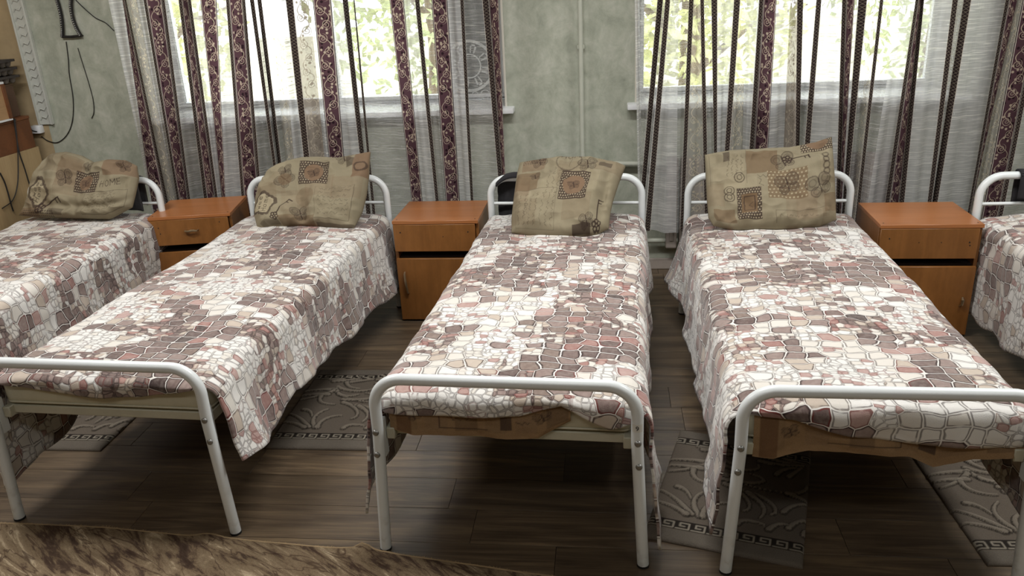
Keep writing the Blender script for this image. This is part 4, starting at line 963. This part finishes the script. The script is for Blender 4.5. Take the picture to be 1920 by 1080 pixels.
t = thing('wall_socket', 'white plastic socket outlet low on the wall below the moulding strip', 'socket', at_y(75, 242, WY))
box('body', (-.035, -.045, -.022), (.03, 0, .028), M['pvc'], t, .006, 2); box('plug', (-.055, -.04, -.012), (-.033, -.012, .014), M['pvc'], t, .004)
# dark metal holder
M['iron'] = m_plain('dark_iron', lin(46, 44, 44), .5, .4, var=.25)
hc = at_y(133, 30, WY)
t = thing('metal_holder', 'dark hourglass shaped metal holder hung high on the green wall', 'holder', hc)
Hp = lambda *a: [at_y(x, y, WY-.02)-hc for x, y in a]
for pts in (((104, -8), (110, 10), (115, 32), (117, 54), (117, 68)), ((134, -8), (133, 10), (136, 32), (143, 52), (151, 66))):
    bar = tube('side_bar', smooth_path(Hp(*pts)), .011, M['iron'], t, 8)
    pp = smooth_path(Hp(*pts), 5)
    for q in pp[1::1]:
        bm = bmesh.new(); bmesh.ops.create_uvsphere(bm, u_segments=8, v_segments=6, radius=.006); o = bmobj('bead', bm, M['steel'], bar); o.location = q+Vector((0, -.011, 0))
tube('bottom_bar', Hp((117, 69), (134, 69), (153, 67)), .008, M['iron'], t, 8); tube('top_bar', Hp((103, -8), (134, -8)), .008, M['iron'], t, 8)
bm = bmesh.new(); 
for q in Hp((117, 69), (152, 67)): bmesh.ops.create_cone(bm, segments=8, radius1=.004, radius2=.004, depth=.05, matrix=Matrix.Translation(q+Vector((0, .012, 0)))@Matrix.Rotation(PI/2, 4, 'X'))
bmobj('wall_pin', bm, M['iron'], t)

# ------------------------------------------------------------------ ceiling lamp fittings (unseen above the frame; the near row carries added fill lamps)
for x, y in LAMPS: box('unseen_lamp_tray', (x-.62, y-.17, 2.728), (x+.62, y+.17, CEIL), M['pvc'], ceiling, .003)

# ------------------------------------------------------------------ outdoors
gnd = m_plain('pale_ground', lin(190, 186, 160), .9, var=.15)
bm = bmesh.new(); box_bm(bm, (-25, WY+WT, -.9), (25, 45, -.8)); o = bmobj('ground', bm, gnd, None, False); o['kind'] = 'structure'
leafm = m_plain('pale_leaf', lin(196, 198, 140), .7, var=.3); leafm2 = m_plain('olive_leaf', lin(176, 184, 136), .7, var=.3); bark = m_plain('bark', lin(120, 104, 84), .9, var=.2)
random.seed(11)
def tree(x, y, h, rad, label, lm):
    t = thing('tree', label, 'tree', (x, y, -.8), 0, 'trees outside the windows')
    bm = bmesh.new(); tube_bm(bm, [(0, 0, 0), (.1, .05, h*.3), (.05, -.1, h*.6), (.1, 0, h*.9)], [.16, .13, .08, .03], 8)
    for k in range(7):
        a = k*2.4; tube_bm(bm, [(.08, 0, h*(.3+.07*k)), (math.cos(a)*rad*.5, math.sin(a)*rad*.5, h*(.42+.07*k)), (math.cos(a)*rad*.9, math.sin(a)*rad*.9, h*(.46+.07*k))], [.06, .035, .01], 6)
    bmobj('trunk', bm, bark, t)
    V, Fc = [], []
    for k in range(2600):
        d = Vector((random.gauss(0, 1), random.gauss(0, 1), random.gauss(0, 1))).normalized()*random.random()**.4
        p = Vector((d.x*rad, d.y*rad, h*.58+d.z*h*.42)); a = Vector((random.gauss(0, 1), random.gauss(0, 1), random.gauss(0, 1))).normalized()*random.uniform(.06, .12); b = a.orthogonal().normalized()*random.uniform(.03, .06)
        n = len(V); V += [p-a, p+b, p+a, p-b]; Fc.append((n, n+1, n+2, n+3))
    o = mesh('foliage', V, Fc, lm, parent=t); o['kind'] = 'stuff'
for k, (x, y, h, r_) in enumerate(((-6.2, 10.5, 5.2, 1.7), (-2.4, 11.5, 5.5, 1.9), (.9, 9.8, 4.6, 1.5), (4.4, 12., 5.4, 1.8))):
    tree(x, y, h, r_, ['pale leafy tree far outside the left part of the left window', 'olive leafy tree outside the middle of the left window', 'pale leafy tree outside the left part of the right window', 'olive leafy tree outside the right part of the right window'][k], (leafm, leafm2)[k % 2])
